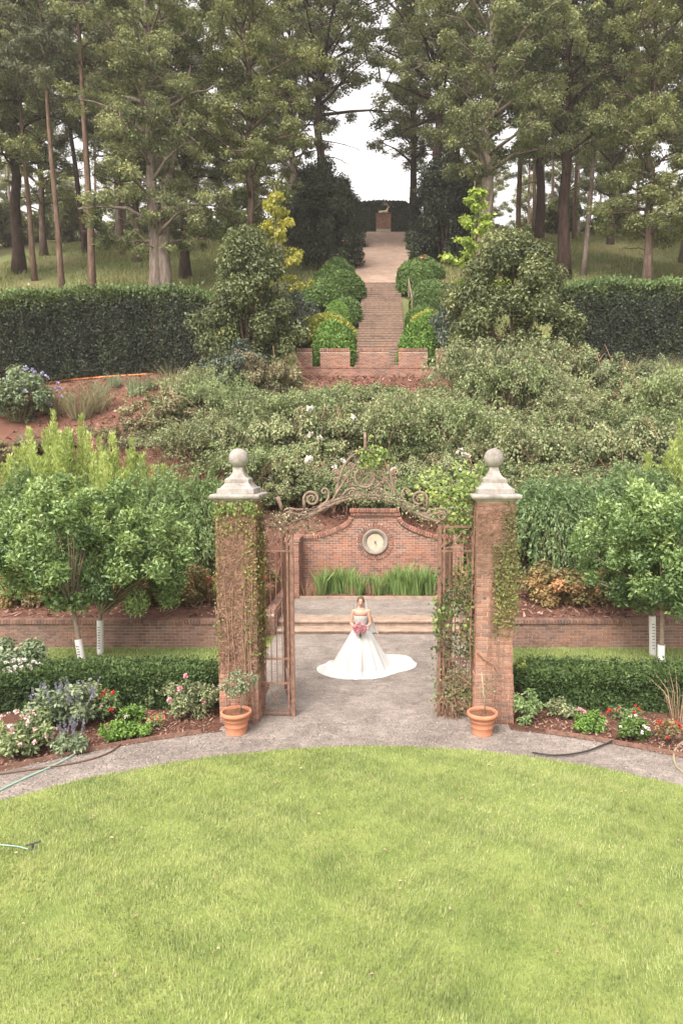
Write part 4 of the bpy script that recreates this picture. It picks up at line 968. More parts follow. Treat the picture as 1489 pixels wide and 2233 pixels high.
put(wpB, 1385, 1240, 21.2, 1.05, 'drooping green shrub behind the two guarded young trees', 4, .2)
put(wpA, 90, 1240, 21.2, 1.0, 'arching green shrub under the tall pale willowy shrub', 5, .2)
UG = 'pale upright willowy shrubs on the bank'
def spires(name, seed, H, spread, ns, npl, leaf, asp, mat, label, group):
    g = rnd(seed); t = thing(name, label, 'shrub', (0, 0, 0), 0, group); a = g.uniform(0, 6.283, ns); r = spread * np.sqrt(g.random(ns)); hh = H * (.45 + .55 * g.random(ns)) * (1 - .35 * r / spread)
    idx = np.repeat(np.arange(ns), npl); tt = g.random(len(idx)) ** .75; out = .25 * tt
    ax = np.c_[np.cos(a) * r, np.sin(a) * r, np.zeros(ns)][idx]; w_ = (.26 * (1 - tt) ** .6 + .03)[:, None]; az = g.uniform(0, 6.283, len(idx))
    P = ax * (1 + out)[:, None] + np.c_[np.cos(az), np.sin(az), np.zeros(len(idx))] * w_ * np.sqrt(g.random(len(idx)))[:, None]; P[:, 2] = hh[idx] * tt
    D = unit(np.c_[np.cos(az) * .7, np.sin(az) * .7, 1.0 + .5 * g.random(len(idx))]); N = unit(np.c_[np.cos(az), np.sin(az), np.full(len(idx), .6)] + g.normal(size=P.shape) * .4)
    lv('foliage', (P, D, N, .42 + .16 * tt + (g.normal(size=ns) * .1)[idx] + g.normal(size=len(idx)) * .12), leaf, asp, L[mat], t, g); m = MB()
    for i in range(ns): m.tube([(math.cos(a[i]) * r[i] * .5, math.sin(a[i]) * r[i] * .5, -.1), (math.cos(a[i]) * r[i] * 1.25, math.sin(a[i]) * r[i] * 1.25, hh[i] * .98)], [.012, .004], 3, False)
    m.build('stems', M['stem'], t); return t
upA = spires('willowy_shrub', 411, 5.4, 1.3, 60, 480, .135, .34, 'light', 'tall pale green willowy shrub with pointed spires on the mulch bank', UG)
put(upA, 185, 1130, 21.8, (1.0, 1, 1.0), None, 0, .2); put(upA, 285, 1140, 22.0, (.85, .9, .85), 'pale willowy shrub with shorter spires beside the tallest willowy one', 2, .3)
put(upA, -5, 1130, 21.5, (.8, .8, .85), 'pale willowy shrub half cut by frame edge above the arching shrub', 3, .3)
put(upA, 1490, 1130, 21.2, (1.25, 1.1, 1.0), 'tall yellow-green willowy shrub behind the guarded young trees', 4, .2); put(upA, 1400, 1150, 22.3, (.9, 1.0, .62), 'lower yellow-green willowy shrub beneath the rose bank', 1, .2)
put(upA, 120, 1120, 22.4, (.9, .9, 1.0), 'pale willowy shrub between two taller willowy ones on the mulch', 2.5, .2); put(upA, 235, 1120, 21.2, (.95, .9, .9), 'pale willowy shrub with loose spires above the guarded trees', 4.6, .2)
put(upA, 1580, 1130, 22.0, 1.1, 'pale willowy shrub beyond the guarded young trees', 5, .2)
# rose bank
RG = 'rose bushes covering the bank'
def rose_bush(seed, mat, label, n=11000, bloom=0):
    t = bushy('rose_bush', seed, (1.35, 1.15, .85), int(n * 1.7), .085, mat, label, 'rose bush', RG, 60, .27, .6, .85, 14, .5); g = rnd(seed + 1); rg = random.Random(seed)
    for o in t.children:
        if o.name.startswith('stems'):
            o.data.materials.clear(); o.data.materials.append(M['stem'])
    m = MB()
    for i in range(22):
        a = rg.uniform(0, 6.28); r = rg.uniform(.9, 1.7); h = rg.uniform(.9, 1.8); m.tube([(0, 0, 0), (math.cos(a) * r * .4, math.sin(a) * r * .4, h * .8), (math.cos(a) * r * .8, math.sin(a) * r * .8, h), (math.cos(a) * r * 1.1, math.sin(a) * r * 1.1, h * .75)], [.014, .011, .009, .004], 3, False)
    m.build('canes', M['stem'], t)
    if bloom:
        P, D, N, tv = shell(g, bloom, (1.45, 1.25, .95), .1, .05, 3, 1); P[:, 2] += .85; blobs('blossoms', P, .12, F['white'], t, g, 5)
    return t
def tangle(seed, mat, label):
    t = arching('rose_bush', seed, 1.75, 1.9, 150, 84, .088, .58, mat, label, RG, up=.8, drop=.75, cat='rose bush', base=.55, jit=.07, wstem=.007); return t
RS = [rose_bush(421, 'rose', 'grey-green rose bush in the dense thicket covering the bank'), tangle(422, 'roseg', 'greener rose bush in the dense thicket covering the bank'),
      rose_bush(423, 'rosed', 'dry brownish rose bush in the dense thicket covering the bank', 8000), rose_bush(424, 'rose', 'rose bush with scattered white blooms in the dense bank thicket', 10000, 7), tangle(425, 'rose', 'loose arching rose bush with twiggy canes in the bank thicket')]
rg = random.Random(44); n_r = 0
for row in range(8):
    Y = 24.1 + row * 1.28
    px = 545 + rg.uniform(0, 40) if row < 3 else (455 if row < 5 else 440) + rg.uniform(0, 40)
    pmax = 1560 if row < 6 else (1420 if row == 6 else 1230)
    while px < pmax:
        step = 1.45 * FPX / Y; yy = Y + rg.uniform(-.85, .85); p = at(px + rg.uniform(-12, 12), 950, yy)
        k = rg.choices(range(5), (3, 3, 1, 3, 5) if px < 1200 else (3, 4, 2, 2, 4))[0]; o = RS[k]; sc = rg.uniform(.85, 1.4); sz = sc * rg.uniform(.85, 1.3)
        if row == 0 and 700 < px < 940: sz *= .8
        sink_ = .15
        if row >= 4 and 610 < px < 1050:
            if row == 7: px += step; continue
            sz *= (.85, .75, .6)[row - 4]; sink_ = (.15, .3, .45)[row - 4]
        if row <= 1 and abs(p.x) < 4.2: yy = max(yy, 24.9 + .5 * row); sz *= .8; sc = min(sc, 1.1)
        loc = (p.x, yy, hz(p.x, yy) - sink_)
        if o.name not in used: used.add(o.name); o.location = loc; o.rotation_euler = (0, 0, rg.uniform(0, 6)); o.scale = (sc, sc, sz)
        else: dup(o, loc, rg.uniform(0, 6), (sc, sc, sz))
        n_r += 1; px += step
for px, py, Y, sc, k, lb in ((345, 950, 29.2, (1.7, 1.4, 1.25), 2, 'wide grey-tan rose bush standing alone on red mulch'), (420, 975, 27.6, (1.1, 1, 1.0), 4, 'loose rose bush at the edge of red mulch beside the thicket'), (490, 940, 28.8, 1.1, 0, 'grey rose bush where the thicket meets the red mulch'), (265, 960, 28.3, (.9, .9, .8), 2, 'small dry bush beside the wide grey-tan bush'),
                             (30, 935, 28.0, (1.1, 1, .55), 2, 'low dry bush on red mulch below the lilac-flowered shrub'), (100, 925, 28.6, (.9, 1, .5), 2, 'low tan bush on red mulch near the dry grass stems'), (480, 870, 31.8, (.9, .9, .8), 1, 'green rose bush beneath the bluish shrub')):
    p = at(px, py, Y); dup(RS[k], (p.x, Y, hz(p.x, Y) - .1), px, sc, lb, None, 'bushes scattered on the red mulch')
# lilac shrub, grass tufts, dry twigs
t = bushy('lilac_shrub', 431, (1.7, 1.3, 1.25), 9000, .15, 'sage', 'shrub with pale leaves and lilac flowers in front of the long hedge', 'shrub', None, 40, .32); put(t, 55, 850, 31.0, 1, None, 0, .1)
g = rnd(432); P, D, N, tv = shell(g, 22, (1.75, 1.35, 1.25), .1, .05, 3, 1); P[:, 2] += 1.2; blobs('blossoms', P, .11, F['lilac'], t, g)
t = thing('grass_tuft', 'grey-green grass tuft on the red mulch bank', 'grass tuft', (0, 0, 0), 0, 'grass tufts on the bank'); blade_clump('leaves', 441, 150, .8, .3, .02, L['sage'], t, .7)
for i, (px, py) in enumerate(((217, 865), (300, 862), (410, 830), (150, 880), (8, 895), (330, 850), (1440, 815), (1470, 830), (250, 845), (120, 960), (60, 975), (380, 880), (190, 950))):
    p = ont(px, py)
    if i == 0: t.location = p
    else: dup(t, p, i, (1, 1.2, .8, .7, 1, .8, 1.3, 1.2, .9, .7, .8, .7, .6)[i])
t = thing('dry_shrub', 'bare grey twiggy shrub below the tall dark hedge', 'shrub', (0, 0, 0), 0, 'dry twiggy shrubs on the bank'); blade_clump('twigs', 442, 260, 1.5, .4, .018, L['rosed'], t, 1.1)
for i, (px, py) in enumerate(((1370, 835), (1470, 850), (1330, 850), (1430, 870), (1290, 855), (1490, 880), (95, 880), (60, 900), (125, 905), (40, 920), (175, 915), (210, 900), (380, 860), (1400, 850), (1455, 830))):
    p = ont(px, py)
    if i == 0: t.location = p
    else: dup(t, p, i, rg.uniform(.7, 1.1), 'dry tan stalks on the red mulch near the lilac-flowered shrub' if px < 200 else None)
pts = [ont(px, py) + Vector((0, 0, .06)) for px, py in ((60, 845), (95, 838), (140, 832), (220, 825), (300, 820), (380, 815), (450, 812))]
tag(MB().tube(pts, .05, 6).build('orange_hose', M['hose_orange'], None, True), 'orange hose lying along the foot of the long dark hedge', 'hose')
# pine straw and bark litter on the bank and beds
g = rnd(12); n = 52000; XY = np.stack([g.uniform(-16, 14, n), g.uniform(17.35, 37, n)], 1); XY = XY[(np.abs(XY[:, 0]) > 3) | (XY[:, 1] > 23.5)]; Z = np.array([hz(x, y) + .02 for x, y in XY]); SZ = .05 + .26 * g.random(len(XY)) ** 2
w_ = g.uniform(math.radians(30), math.radians(76), 9000) * 1.0; w_ = np.where(g.random(9000) < .5, w_, math.pi - w_); r_ = g.uniform(RO + .03, RO + 1.9, 9000); X2 = np.c_[LC[0] + r_ * np.cos(w_), LC[1] + r_ * np.sin(w_)]; X2 = X2[(np.abs(X2[:, 0]) > 2.8) & (X2[:, 1] < 14)]
XY = np.concatenate([XY, X2]); Z = np.r_[Z, np.full(len(X2), .035)]; SZ = np.r_[SZ, .03 + .07 * g.random(len(X2))]; n = len(XY); a = g.uniform(0, 6.283, n)
D = unit(np.c_[np.cos(a), np.sin(a), .35 * g.normal(size=n) + .25])
tag(obj('bark_litter', trimesh('bark_litter', np.c_[XY, Z], D, np.c_[-np.sin(a), np.cos(a), .4 * g.normal(size=n)], SZ, .012 + .22 * SZ, .2 + .7 * g.random(n)), leafmat('bark_litter', (.045, .026, .02), (.12, .064, .047), (.24, .16, .125), .9, 0, .1)), 'bark chips and pine straw littering the red mulch bank and beds', 'mulch', kind='stuff')
# low reddish shrubs on the beds behind the retaining walls
NG = 'low bronze shrubs on top of the retaining walls'
nd = bushy('nandina_shrub', 451, (1.0, .6, .55), 6500, .085, 'nandina', 'low bronze and red leaved shrub above the wall behind vine-wrapped pillar', 'shrub', NG, 36, .4, .55)
put(nd, 410, 1320, 18.6, (1.15, 1, 1), None, 0, .05); put(nd, 300, 1330, 18.7, 1.0, 'low bronze shrub above the retaining wall, behind the guarded tree trunk', 2, .1); put(nd, 545, 1320, 18.9, (1, 1, 1), 'bronze shrub with orange blooms seen through the rusty gate bars', 1, .05)
put(nd, 1205, 1320, 18.6, (1.2, 1, 1.05), 'low bronze and red leaved shrub above the wall by the bare pillar', 3, .05); put(nd, 1320, 1330, 18.7, 1.0, 'low bronze shrub on the wall between bare pillar and guarded trees', 5, .1); put(nd, 1025, 1320, 18.9, .95, 'bronze shrub behind the vine-covered gate leaf', 4, .05)
put(nd, 160, 1330, 18.6, 1.0, 'low bronze shrub above the wall behind the leaning guarded trunk', 6, .1); put(nd, 40, 1330, 18.6, 1.0, 'low bronze shrub above the retaining wall under the bushy crown', 3, .1); put(nd, 1450, 1330, 18.6, 1.0, 'low bronze shrub above the wall behind guarded young trunks', 1, .1)
g = rnd(455)
for px, py, Y, n_, lb in ((575, 1258, 18.5, 9, 'cluster of orange-red blooms seen through gate bars'), (470, 1262, 18.4, 6, 'few red blooms beside the vine-wrapped pillar')):
    p = at(px, py, Y); P = np.array([(p.x + g.normal() * .16, p.y + g.normal() * .08, p.z + g.normal() * .04) for _ in range(n_)]); tt = thing('rose_blooms', lb, 'flowers', (p.x, Y, hz(p.x, Y)))
    m = MB()
    for q in P: m.tube([(q[0], q[1], hz(q[0], q[1]) - .02), tuple(q)], .006, 4)
    m.build('stalks', M['stem'], tt, wc=True); o = blobs('blossoms', P, .06, F['red'], tt, g); o.location = -tt.location
# ------------------------------------------------------------------ low hedges by the gate
def low_hedge(sgn, label, seed):
    xs_ = [2.85, 4.2, 5.6, 7.0, 8.3]; pl = [(sgn * x, 13.38 + (.0 if x < 5 else -.12 * (x - 5)), 0) for x in xs_]
    if sgn < 0: pl = pl[::-1]
    b = Vector((sgn * 5.5, 13.35, 0)); t = thing('low_hedge', label, 'hedge', b, 0, 'low hedges either side of the gateway')
    pl = [Vector(p) - b for p in pl]; hedge_mesh('foliage', pl, .80, 1.25, 46000, .07, 'yew', t, seed, .13, newtop=.2)
    m = MB()
    for i in range(4):
        a, c = pl[i], pl[i + 1]; q = [a + Vector((.1, -.4, 0)), c + Vector((-.02, -.4, 0)), c + Vector((-.02, .4, 0)), a + Vector((.1, .4, 0))]; zt = Vector((0, 0, .5)); m.add(q + [v + zt for v in q], [(4, 5, 6, 7), (0, 1, 5, 4), (2, 3, 7, 6), (1, 2, 6, 5), (3, 0, 4, 7)])
    m.build('branch_core', M['bark_dark'], t); return t
low_hedge(-1, 'low dark green hedge meeting the vine-wrapped pillar', 461); low_hedge(1, 'low dark green hedge meeting the bare brick pillar', 462)
# ------------------------------------------------------------------ young trees with trunk guards
def young_tree(seed, base, top, crown, rad, n, label, guard, mat='laurel'):
    rg = random.Random(seed); g = rnd(seed); base = Vector(base); base.z = 0; t = thing('young_tree', label, 'tree', base, 0, 'young trees with trunk guards')
    top = Vector(top); cr = Vector(crown); C = []; R = []
    pts = [Vector((0, 0, -.05)), (top - base) * .5 + Vector((.01, 0, 0)), top - base]; m = MB().tube(pts, [.06, .052, .045], 10)
    for i in range(64):
        u = Vector((rg.gauss(0, 1), rg.gauss(0, 1), rg.gauss(0, 1))).normalized(); k = rg.uniform(.45, 1.12); c = cr - base + Vector((u.x * rad[0] * k, u.y * rad[1] * k, u.z * rad[2] * k)); C.append(c); R.append(rg.uniform(.16, .38))
        if i % 2 == 0: m.tube([top - base - Vector((0, 0, .03)), (top - base).lerp(c, .5) + Vector((0, 0, .1)), c], [.03, .018, .006], 5, False)
    m.build('trunk', M['bark_young'], t, True)
    P, D, N, tv = cloud(g, C, R, n, .95, .35, .5, -.45); sp = g.integers(0, len(P), 1500)        # upright shoots
    lv('crown', (P, D, N, tv + .12 * (P[:, 2] - (cr - base).z) / rad[2]), .105, .42, L[mat], t, g)
    f0, f1 = guard; pa, pb = pts[0].lerp(pts[2], f0), pts[0].lerp(pts[2], f1); gd = MB().tube([pa, pa.lerp(pb, .5), pb], [.085, .08, .083], 14, False).build('trunk_guard', M['guard'], t, True)
    if f1 - f0 > .5:
        m = MB()
        for i in range(9):
            q = pa.lerp(pb, .2 + .075 * i) + Vector((-.005, -.0835, 0)); 
            for s_ in range(3): m.box((q.x - .028 + .02 * s_, q.y - .004, q.z), (q.x - .014 + .02 * s_, q.y + .006, q.z + .012 + .006 * ((i + s_) % 3)))
            if i % 3 == 2: pass
        m.build('printed_marks', M['ink'], gd)
    return t
young_tree(471, at(184, 1475, 15.2), at(160, 1325, 15.2), at(110, 1195, 15.3), (1.30, 1.2, 1.35), 23000, 'leafy young tree on a leaning trunk with a short white guard', (.0, .53))
young_tree(472, at(220, 1434, 16.6), at(219, 1338, 16.6), at(285, 1200, 16.6), (1.35, 1.2, 1.45), 23000, 'leafy young tree with a full-length white trunk guard, by the feathery shrub', (.02, .85))
young_tree(473, at(1422, 1436, 16.5), at(1421, 1335, 16.5), at(1385, 1195, 16.6), (1.2, 1.1, 1.4), 21000, 'young tree with full-length printed white guard, before the drooping shrub', (.02, .92))
young_tree(474, at(1439, 1475, 15.2), at(1443, 1330, 15.2), at(1475, 1200, 15.3), (1.15, 1.1, 1.45), 20000, 'young tree with bare grey stem above a short white guard', (.0, .46))
# ------------------------------------------------------------------ iron gateway
GY = 12.56; GX = 1.37
t = thing('iron_gateway', 'rusty iron gate frame with scrolled arch between the brick pillars', 'gateway', (0, GY, 0))
def zo(u, v): return (( u - 770) * .002406, GY, 5.213 - v * .002406)
def spiral(u, v, r0, r1, a0, turns, n=26):
    return [(u + (r0 + (r1 - r0) * i / n) * math.cos(math.radians(a0) + 2 * math.pi * turns * i / n), v - (r0 + (r1 - r0) * i / n) * math.sin(math.radians(a0) + 2 * math.pi * turns * i / n)) for i in range(n + 1)]
def smooth(pts, n=6):
    P = [Vector((*p, 0)) for p in pts]; out = []
    for i in range(len(P) - 1):
        a, b, c, d = P[max(i - 1, 0)], P[i], P[i + 1], P[min(i + 2, len(P) - 1)]
        for j in range(n):
            k = j / n; q = .5 * ((2 * b) + (c - a) * k + (2 * a - 5 * b + 4 * c - d) * k * k + (3 * b - a - 3 * c + d) * k ** 3); out.append((q.x, q.y))
    out.append((P[-1].x, P[-1].y)); return out
_yo = [0]
def iron(pts, r=.013, name='scroll', mirror=True, taper=True):
    for s_ in ((1, -1) if mirror else (1,)):
        _yo[0] += 1; dyy = ((_yo[0] * 7) % 11 - 5) * .0022
        Q = [zo(770 + s_ * (u - 770), v) for u, v in pts]; Q = [(x, y + dyy, z) for x, y, z in Q]; n = len(Q); r_ = r * 1.9
        MB().tube(Q, [r_ * (1 - .4 * i / n if taper else 1) for i in range(n)], 6).build(name, M['rust_grey'], t, True, True)
iron(smooth([(200, 625), (300, 590), (400, 545), (520, 487), (640, 450), (770, 438), (900, 450), (1020, 487), (1140, 545), (1240, 590), (1340, 625)]), .02, 'arch_bar', False, False)
iron(smooth([(400, 523), (520, 465), (640, 428), (770, 415), (900, 428), (1020, 465), (1140, 523)]), .014, 'arch_bar', False, False)
iron(smooth([(545, 430), (570, 300), (605, 200), (655, 130), (710, 95), (755, 70), (770, 30)]), .017, 'crest_bar')
iron(smooth([(505, 480), (570, 370), (640, 265), (700, 180), (745, 110)]), .013, 'crest_bar')
iron([(770, 95), (770, 40), (770, -15), (768, -60)], .02, 'finial', False)
iron(spiral(765, 285, 74, 74, 0, 1, 36), .015, 'ring', False, False)
iron(spiral(778, 308, 48, 10, 120, -1.4, 30), .012, 'scroll', False)
iron(smooth([(400, 540), (470, 470), (490, 415), (478, 375), (455, 368), (438, 385), (445, 405), (460, 402)]), .014)
iron([(300, 530)] + spiral(358, 448, 62, 12, 200, -1.75, 40), .016)
iron(smooth([(420, 510), (460, 470)]) , .012)
iron([(575, 440)] + smooth([(590, 425), (625, 385), (665, 365)]) + spiral(672, 402, 36, 8, 80, -1.6, 30), .013)
iron(spiral(728, 408, 20, 5, 200, 1.5, 20), .010)
iron([(570, 265)] + spiral(540, 240, 28, 6, -50, 1.5, 24), .012)
iron([(580, 330)] + spiral(545, 303, 22, 5, -50, 1.4, 22), .011)
iron([(690, 230)] + spiral(660, 195, 26, 6, -40, 1.5, 24), .011)
iron([(640, 340)] + spiral(615, 300, 24, 6, -40, 1.5, 24), .010)
iron([(700, 355)] + spiral(650, 330, 20, 6, -20, -1.5, 24), .010)
iron(smooth([(300, 575), (230, 560), (180, 545)]) + spiral(185, 580, 35, 10, 100, 1.4, 26), .014)
iron([(330, 560)] + spiral(290, 568, 26, 7, 20, -1.5, 24), .011)
iron(smooth([(330, 525), (250, 530), (190, 520), (150, 535), (130, 560)]), .013)
iron(spiral(560, 470, 18, 5, 160, -1.4, 18), .009)
def lf(pts, name='iron_leaf'):
    iron(pts, .024, name, False)
lf([(100, 430), (108, 460), (120, 495), (130, 540)])
def gbar(x, y, z0, z1, r, name, parent, mat='rust', n=6): return MB().tube([(x, y, z0), (x, y, z1)], r, n).build(name, M[mat], parent, wc=False)
Zr = (.07, .65, 1.12, 3.17, 3.62)
for s_ in (-1, 1):
    xa, xb = s_ * GX, s_ * 1.975
    for x, r in ((xa, .032), (xa + s_ * .085, .018)): MB().box((x - r, -r, .0), (x + r, r, 3.66)).build('post', M['rust'], t)
    MB().box((xb - .012, -.012, .05), (xb + .012, .012, 3.62)).build('post', M['rust'], t)
    for z in Zr: MB().box((min(xa, xb), -.014, z - .018), (max(xa, xb), .014, z + .018)).build('rail', M['rust'], t)
    n_ = 4
    for i in range(1, n_ + 1):
        x = xa + s_ * (.09 + .105 * i); gbar(x, .003, .66, 3.16, .0095, 'bar', t)
    xm = (xa + xb) / 2 + s_ * .03; w_ = .24
    for q in (1, -1):                               # crossed scroll panel at the foot and head
        MB().tube([(xm + q * w_ * .75, .01 * q, .50), (xm + q * w_, .01 * q, .56), (xm + q * w_ * .85, .01 * q, .62), (xm + q * w_ * .5, .01 * q, .57), (xm, .01 * q, .36), (xm - q * w_ * .5, .01 * q, .15), (xm - q * w_ * .85, .01 * q, .105), (xm - q * w_, .01 * q, .16), (xm - q * w_ * .75, .01 * q, .22)], .009, 6).build('scroll', M['rust'], t, True)
        MB().tube([(xm + q * w_ * .9, .01 * q, 3.22), (xm + q * w_ * .4, .01 * q, 3.25), (xm, .01 * q, 3.40), (xm - q * w_ * .4, .01 * q, 3.55), (xm - q * w_ * .9, .01 * q, 3.58)], .009, 6).build('scroll', M['rust_grey'], t, True)
def gate_leaf(s_, label):
    ang = math.radians(106) if s_ < 0 else math.radians(74)
    t = thing('gate_leaf', label, 'gate', (s_ * GX, GY + .09, 0), ang, 'open iron gate leaves'); W = 1.28
    for x in (.03, W): MB().box((x - .02, -.02, .06), (x + .02, .02, 3.55)).build('stile', M['rust'], t)
    for z in Zr[:4] + (3.5,): MB().box((.03, -.013, z - .016), (W, .013, z + .016)).build('rail', M['rust'], t)
    for i in range(1, 11): gbar(.03 + (W - .03) * i / 11, .002, .66, 3.16, .009, 'bar', t)
    for c in (.34, .96):
        for q in (1, -1):
            MB().tube([(c + q * .2, .01 * q, .52), (c + q * .26, .01 * q, .57), (c + q * .2, .01 * q, .62), (c, .01 * q, .36), (c - q * .2, .01 * q, .10), (c - q * .26, .01 * q, .15), (c - q * .2, .01 * q, .2)], .009, 6).build('scroll', M['rust'], t, True)
            MB().tube([(c + q * .28, .01 * q, 3.2), (c, .01 * q, 3.33), (c - q * .28, .01 * q, 3.47)], .009, 6).build('scroll', M['rust'], t, True)
gate_leaf(-1, 'rusty open gate leaf hinged beside the vine-wrapped pillar'); gate_leaf(1, 'rusty open gate leaf overgrown with vine beside the bare pillar')
# ------------------------------------------------------------------ climbing vines
def vine_face(m, rg, o, ux, un, W, z0, z1, n, r=(.003, .007), wander=.5, steps=26, off=.012, up=True, start=None):
    """stems wandering over a flat face; returns points for leaves"""
    pts_ = []
    for i in range(n):
        x = rg.uniform(0, W); z = rg.uniform(z0, z0 + (z1 - z0) * .85) if start is None else start(rg); h = rg.gauss(math.pi / 2, .5); L_ = []
        rr = rg.uniform(*r); ns = rg.randint(steps // 2, steps); o_ = off + rg.random() * .03
        for j in range(ns):
            L_.append(o + ux * x + un * (o_ + .008 * math.sin(j * 1.3 + i)) + Vector((0, 0, z))); pts_.append(L_[-1]); h += rg.gauss(0, wander); h += (math.pi / 2 - h) * .12
            x += math.cos(h) * .055; z += math.sin(h) * .055
            if x < -.02 or x > W + .02: h = math.pi - h; x = min(max(x, -.02), W + .02)
            if z > z1: break
            if z < .05: z = .05; h = -h
        if len(L_) > 2: m.tube(L_, [rr * (1 - .5 * j / len(L_)) for j in range(len(L_))], 3, False)
    return pts_
def vine_leaves(pts_, n, g, sel, leaf, mat, parent, jit=.03, un=Vector((0, -1, 0)), name='leaves'):
    A = np.array([tuple(p) for p in pts_ if sel(p)]); 
    if len(A) == 0: return
    P = A[g.integers(0, len(A), n)] + g.normal(size=(n, 3)) * jit; un = np.array(tuple(un)); P += un * .015; N = unit(un + g.normal(size=(n, 3)) * .5 + np.array([0, 0, .3])); D = unit(np.cross(N, g.normal(size=(n, 3)))) + np.array([0, 0, -.4])
    o = lv(name, (P, D, N, .45 + .22 * wob(P, 3, 5) + g.normal(size=n) * .15), leaf, .75, L[mat], parent, g); o.location = -parent.location; return o
X0 = Vector((1, 0, 0)); NY = Vector((0, -1, 0)); rg = random.Random(77); g = rnd(77)
t = thing('climbing_vine', 'dense brown-stemmed vine wrapping the gate pillar', 'vine', (PLX, PYC - PW - .02, 0)); m = MB()
st = lambda r_: .75 + 3.2 * r_.random() ** .8
pf = vine_face(m, rg, Vector((PLX - PW, PYC - PW, 0)), X0, NY, 2 * PW, .4, 4.1, 560, (.004, .009), .75, 24, .012, start=st)
ps = vine_face(m, rg, Vector((PLX + PW, PYC - PW, 0)), Vector((0, 1, 0)), X0, 2 * PW, .7, 4.1, 170, (.003, .006), .7, 24, .012)
pl_ = vine_face(m, rg, Vector((PLX - PW, PYC - PW, 0)), Vector((0, 1, 0)), -X0, 2 * PW, .9, 4.1, 100, (.003, .006), .7, 24, .012)
for i in range(7):
    x = PLX - PW + rg.uniform(.02, .68); q = [(x + .03 * math.sin(k * .8 + i), PYC - PW - .055, .05 + k * .3) for k in range(10)]; q[0] = (q[0][0], q[0][1] - .02, 0); q = [(a_, b_ - (.05 if c_ < .93 else 0), c_) for a_, b_, c_ in q]; m.tube(q, [.014, .013, .012, .011, .010, .009, .008, .007, .006, .004], 5, False)
m.build('stems', M['stem'], t, wc=True)
vine_leaves(pf, 900, g, lambda p: p.z > 1.2 and (p.x > PLX + .12 or p.z > 3.5 or p.x < PLX - .29), .045, 'vine', t); vine_leaves(ps, 1500, g, lambda p: p.z > 1.0, .055, 'vine', t, .04, X0); vine_leaves(pl_, 900, g, lambda p: True, .05, 'vine', t, .03, -X0)
vine_leaves(pf, 260, g, lambda p: p.z > 3.9, .06, 'vineg', t, .04)
t = thing('climbing_vine', 'sparse thin-stemmed vine on the mostly bare brick pillar', 'vine', (PRX, PYC - PW - .02, 0)); m = MB()
pf = vine_face(m, rg, Vector((PRX - PW, PYC - PW, 0)), X0, NY, 2 * PW, 2.7, 4.1, 220, (.002, .004), .9, 20, .01)
pm = vine_face(m, rg, Vector((PRX - PW + .28, PYC - PW, 0)), X0, NY, .42, 1.6, 3.4, 120, (.0025, .005), .5, 26, .01)
for i in range(9):
    x = PRX - .05 + rg.uniform(-.1, .4); q = [(x + .05 * math.sin(k * .7 + i), PYC - PW - .03 - (.05 if k < 4 else 0), .05 + k * .28) for k in range(11)]; q[0] = (q[0][0], q[0][1] - .01, 0); m.tube(q, [.008 - .0005 * k for k in range(11)], 4, False)
m.tube([(PRX - .33, PYC - PW - .04, 1.35), (PRX - .15, PYC - PW - .06, 1.2), (PRX + .0, PYC - PW - .07, 1.12), (PRX + .12, PYC - PW - .1, .92)], [.012, .012, .01, .006], 5)
m.build('stems', M['stem'], t, wc=True)
vine_leaves(pm, 1700, g, lambda p: p.x > PRX - .02, .045, 'vine', t, .03); vine_leaves(pf, 420, g, lambda p: p.x > PRX + .15, .045, 'vine', t)
pe = [Vector((PRX + .36, PYC - PW + rg.uniform(0, .6), rg.uniform(1.8, 3.4))) for _ in range(200)]; vine_leaves(pe, 700, g, lambda p: True, .05, 'vineg', t, .05, X0)
# vine over the overthrow
t = thing('climbing_vine', 'tangle of grey-brown stems woven through the iron arch', 'vine', (0, GY, 3.9)); m = MB(); ap = []
arcp = smooth([(130, 600), (250, 580), (400, 530), (520, 465), (640, 430), (770, 415), (900, 430), (1020, 465), (1140, 525), (1240, 580), (1400, 620)], 4)
for i in range(70):
    a = rg.randrange(0, len(arcp) - 12); b = a + rg.randrange(6, 12); o1, o2 = rg.uniform(-45, 30), rg.uniform(-25, 45); q = []
    for j in range(a, b): w_ = (j - a) / (b - a); X_, Y_, Z_ = zo(arcp[j][0], arcp[j][1] + o1 * (1 - w_) + o2 * w_ + rg.gauss(0, 9)); q.append(Vector((X_, Y_ + rg.uniform(-.05, .05), Z_)))
    m.tube(q, rg.uniform(.003, .008), 3, False); ap += q
cp = []
for i in range(100):
    u, v = 770 + rg.gauss(0, 90), rg.uniform(60, 330); q = []; h = rg.uniform(0, 6.28)
    for j in range(rg.randint(6, 13)):
        X_, Y_, Z_ = zo(u, v); q.append(Vector((X_, Y_ + rg.uniform(-.05, .05), Z_))); h += rg.gauss(0, .6); u += 16 * math.cos(h); v += 16 * math.sin(h)
        if abs(u - 770) > max(25, (v - 20) * .75): h += math.pi
    m.tube(q, rg.uniform(.003, .006), 3, False); cp += q
lp_ = []
for i in range(90):
    u, v = rg.uniform(-60, 330), rg.uniform(560, 680); q = []; h = rg.uniform(0, 6.28)
    for j in range(rg.randint(6, 14)):
        X_, Y_, Z_ = zo(u, v); q.append(Vector((X_, Y_ + rg.uniform(-.08, .08), Z_))); h += rg.gauss(0, .6); u += 18 * math.cos(h); v += 10 * math.sin(h)
    m.tube(q, rg.uniform(.003, .006), 3, False); lp_ += q
tag(m.build('stems', M['stem_grey'], t, wc=True), kind='stuff')
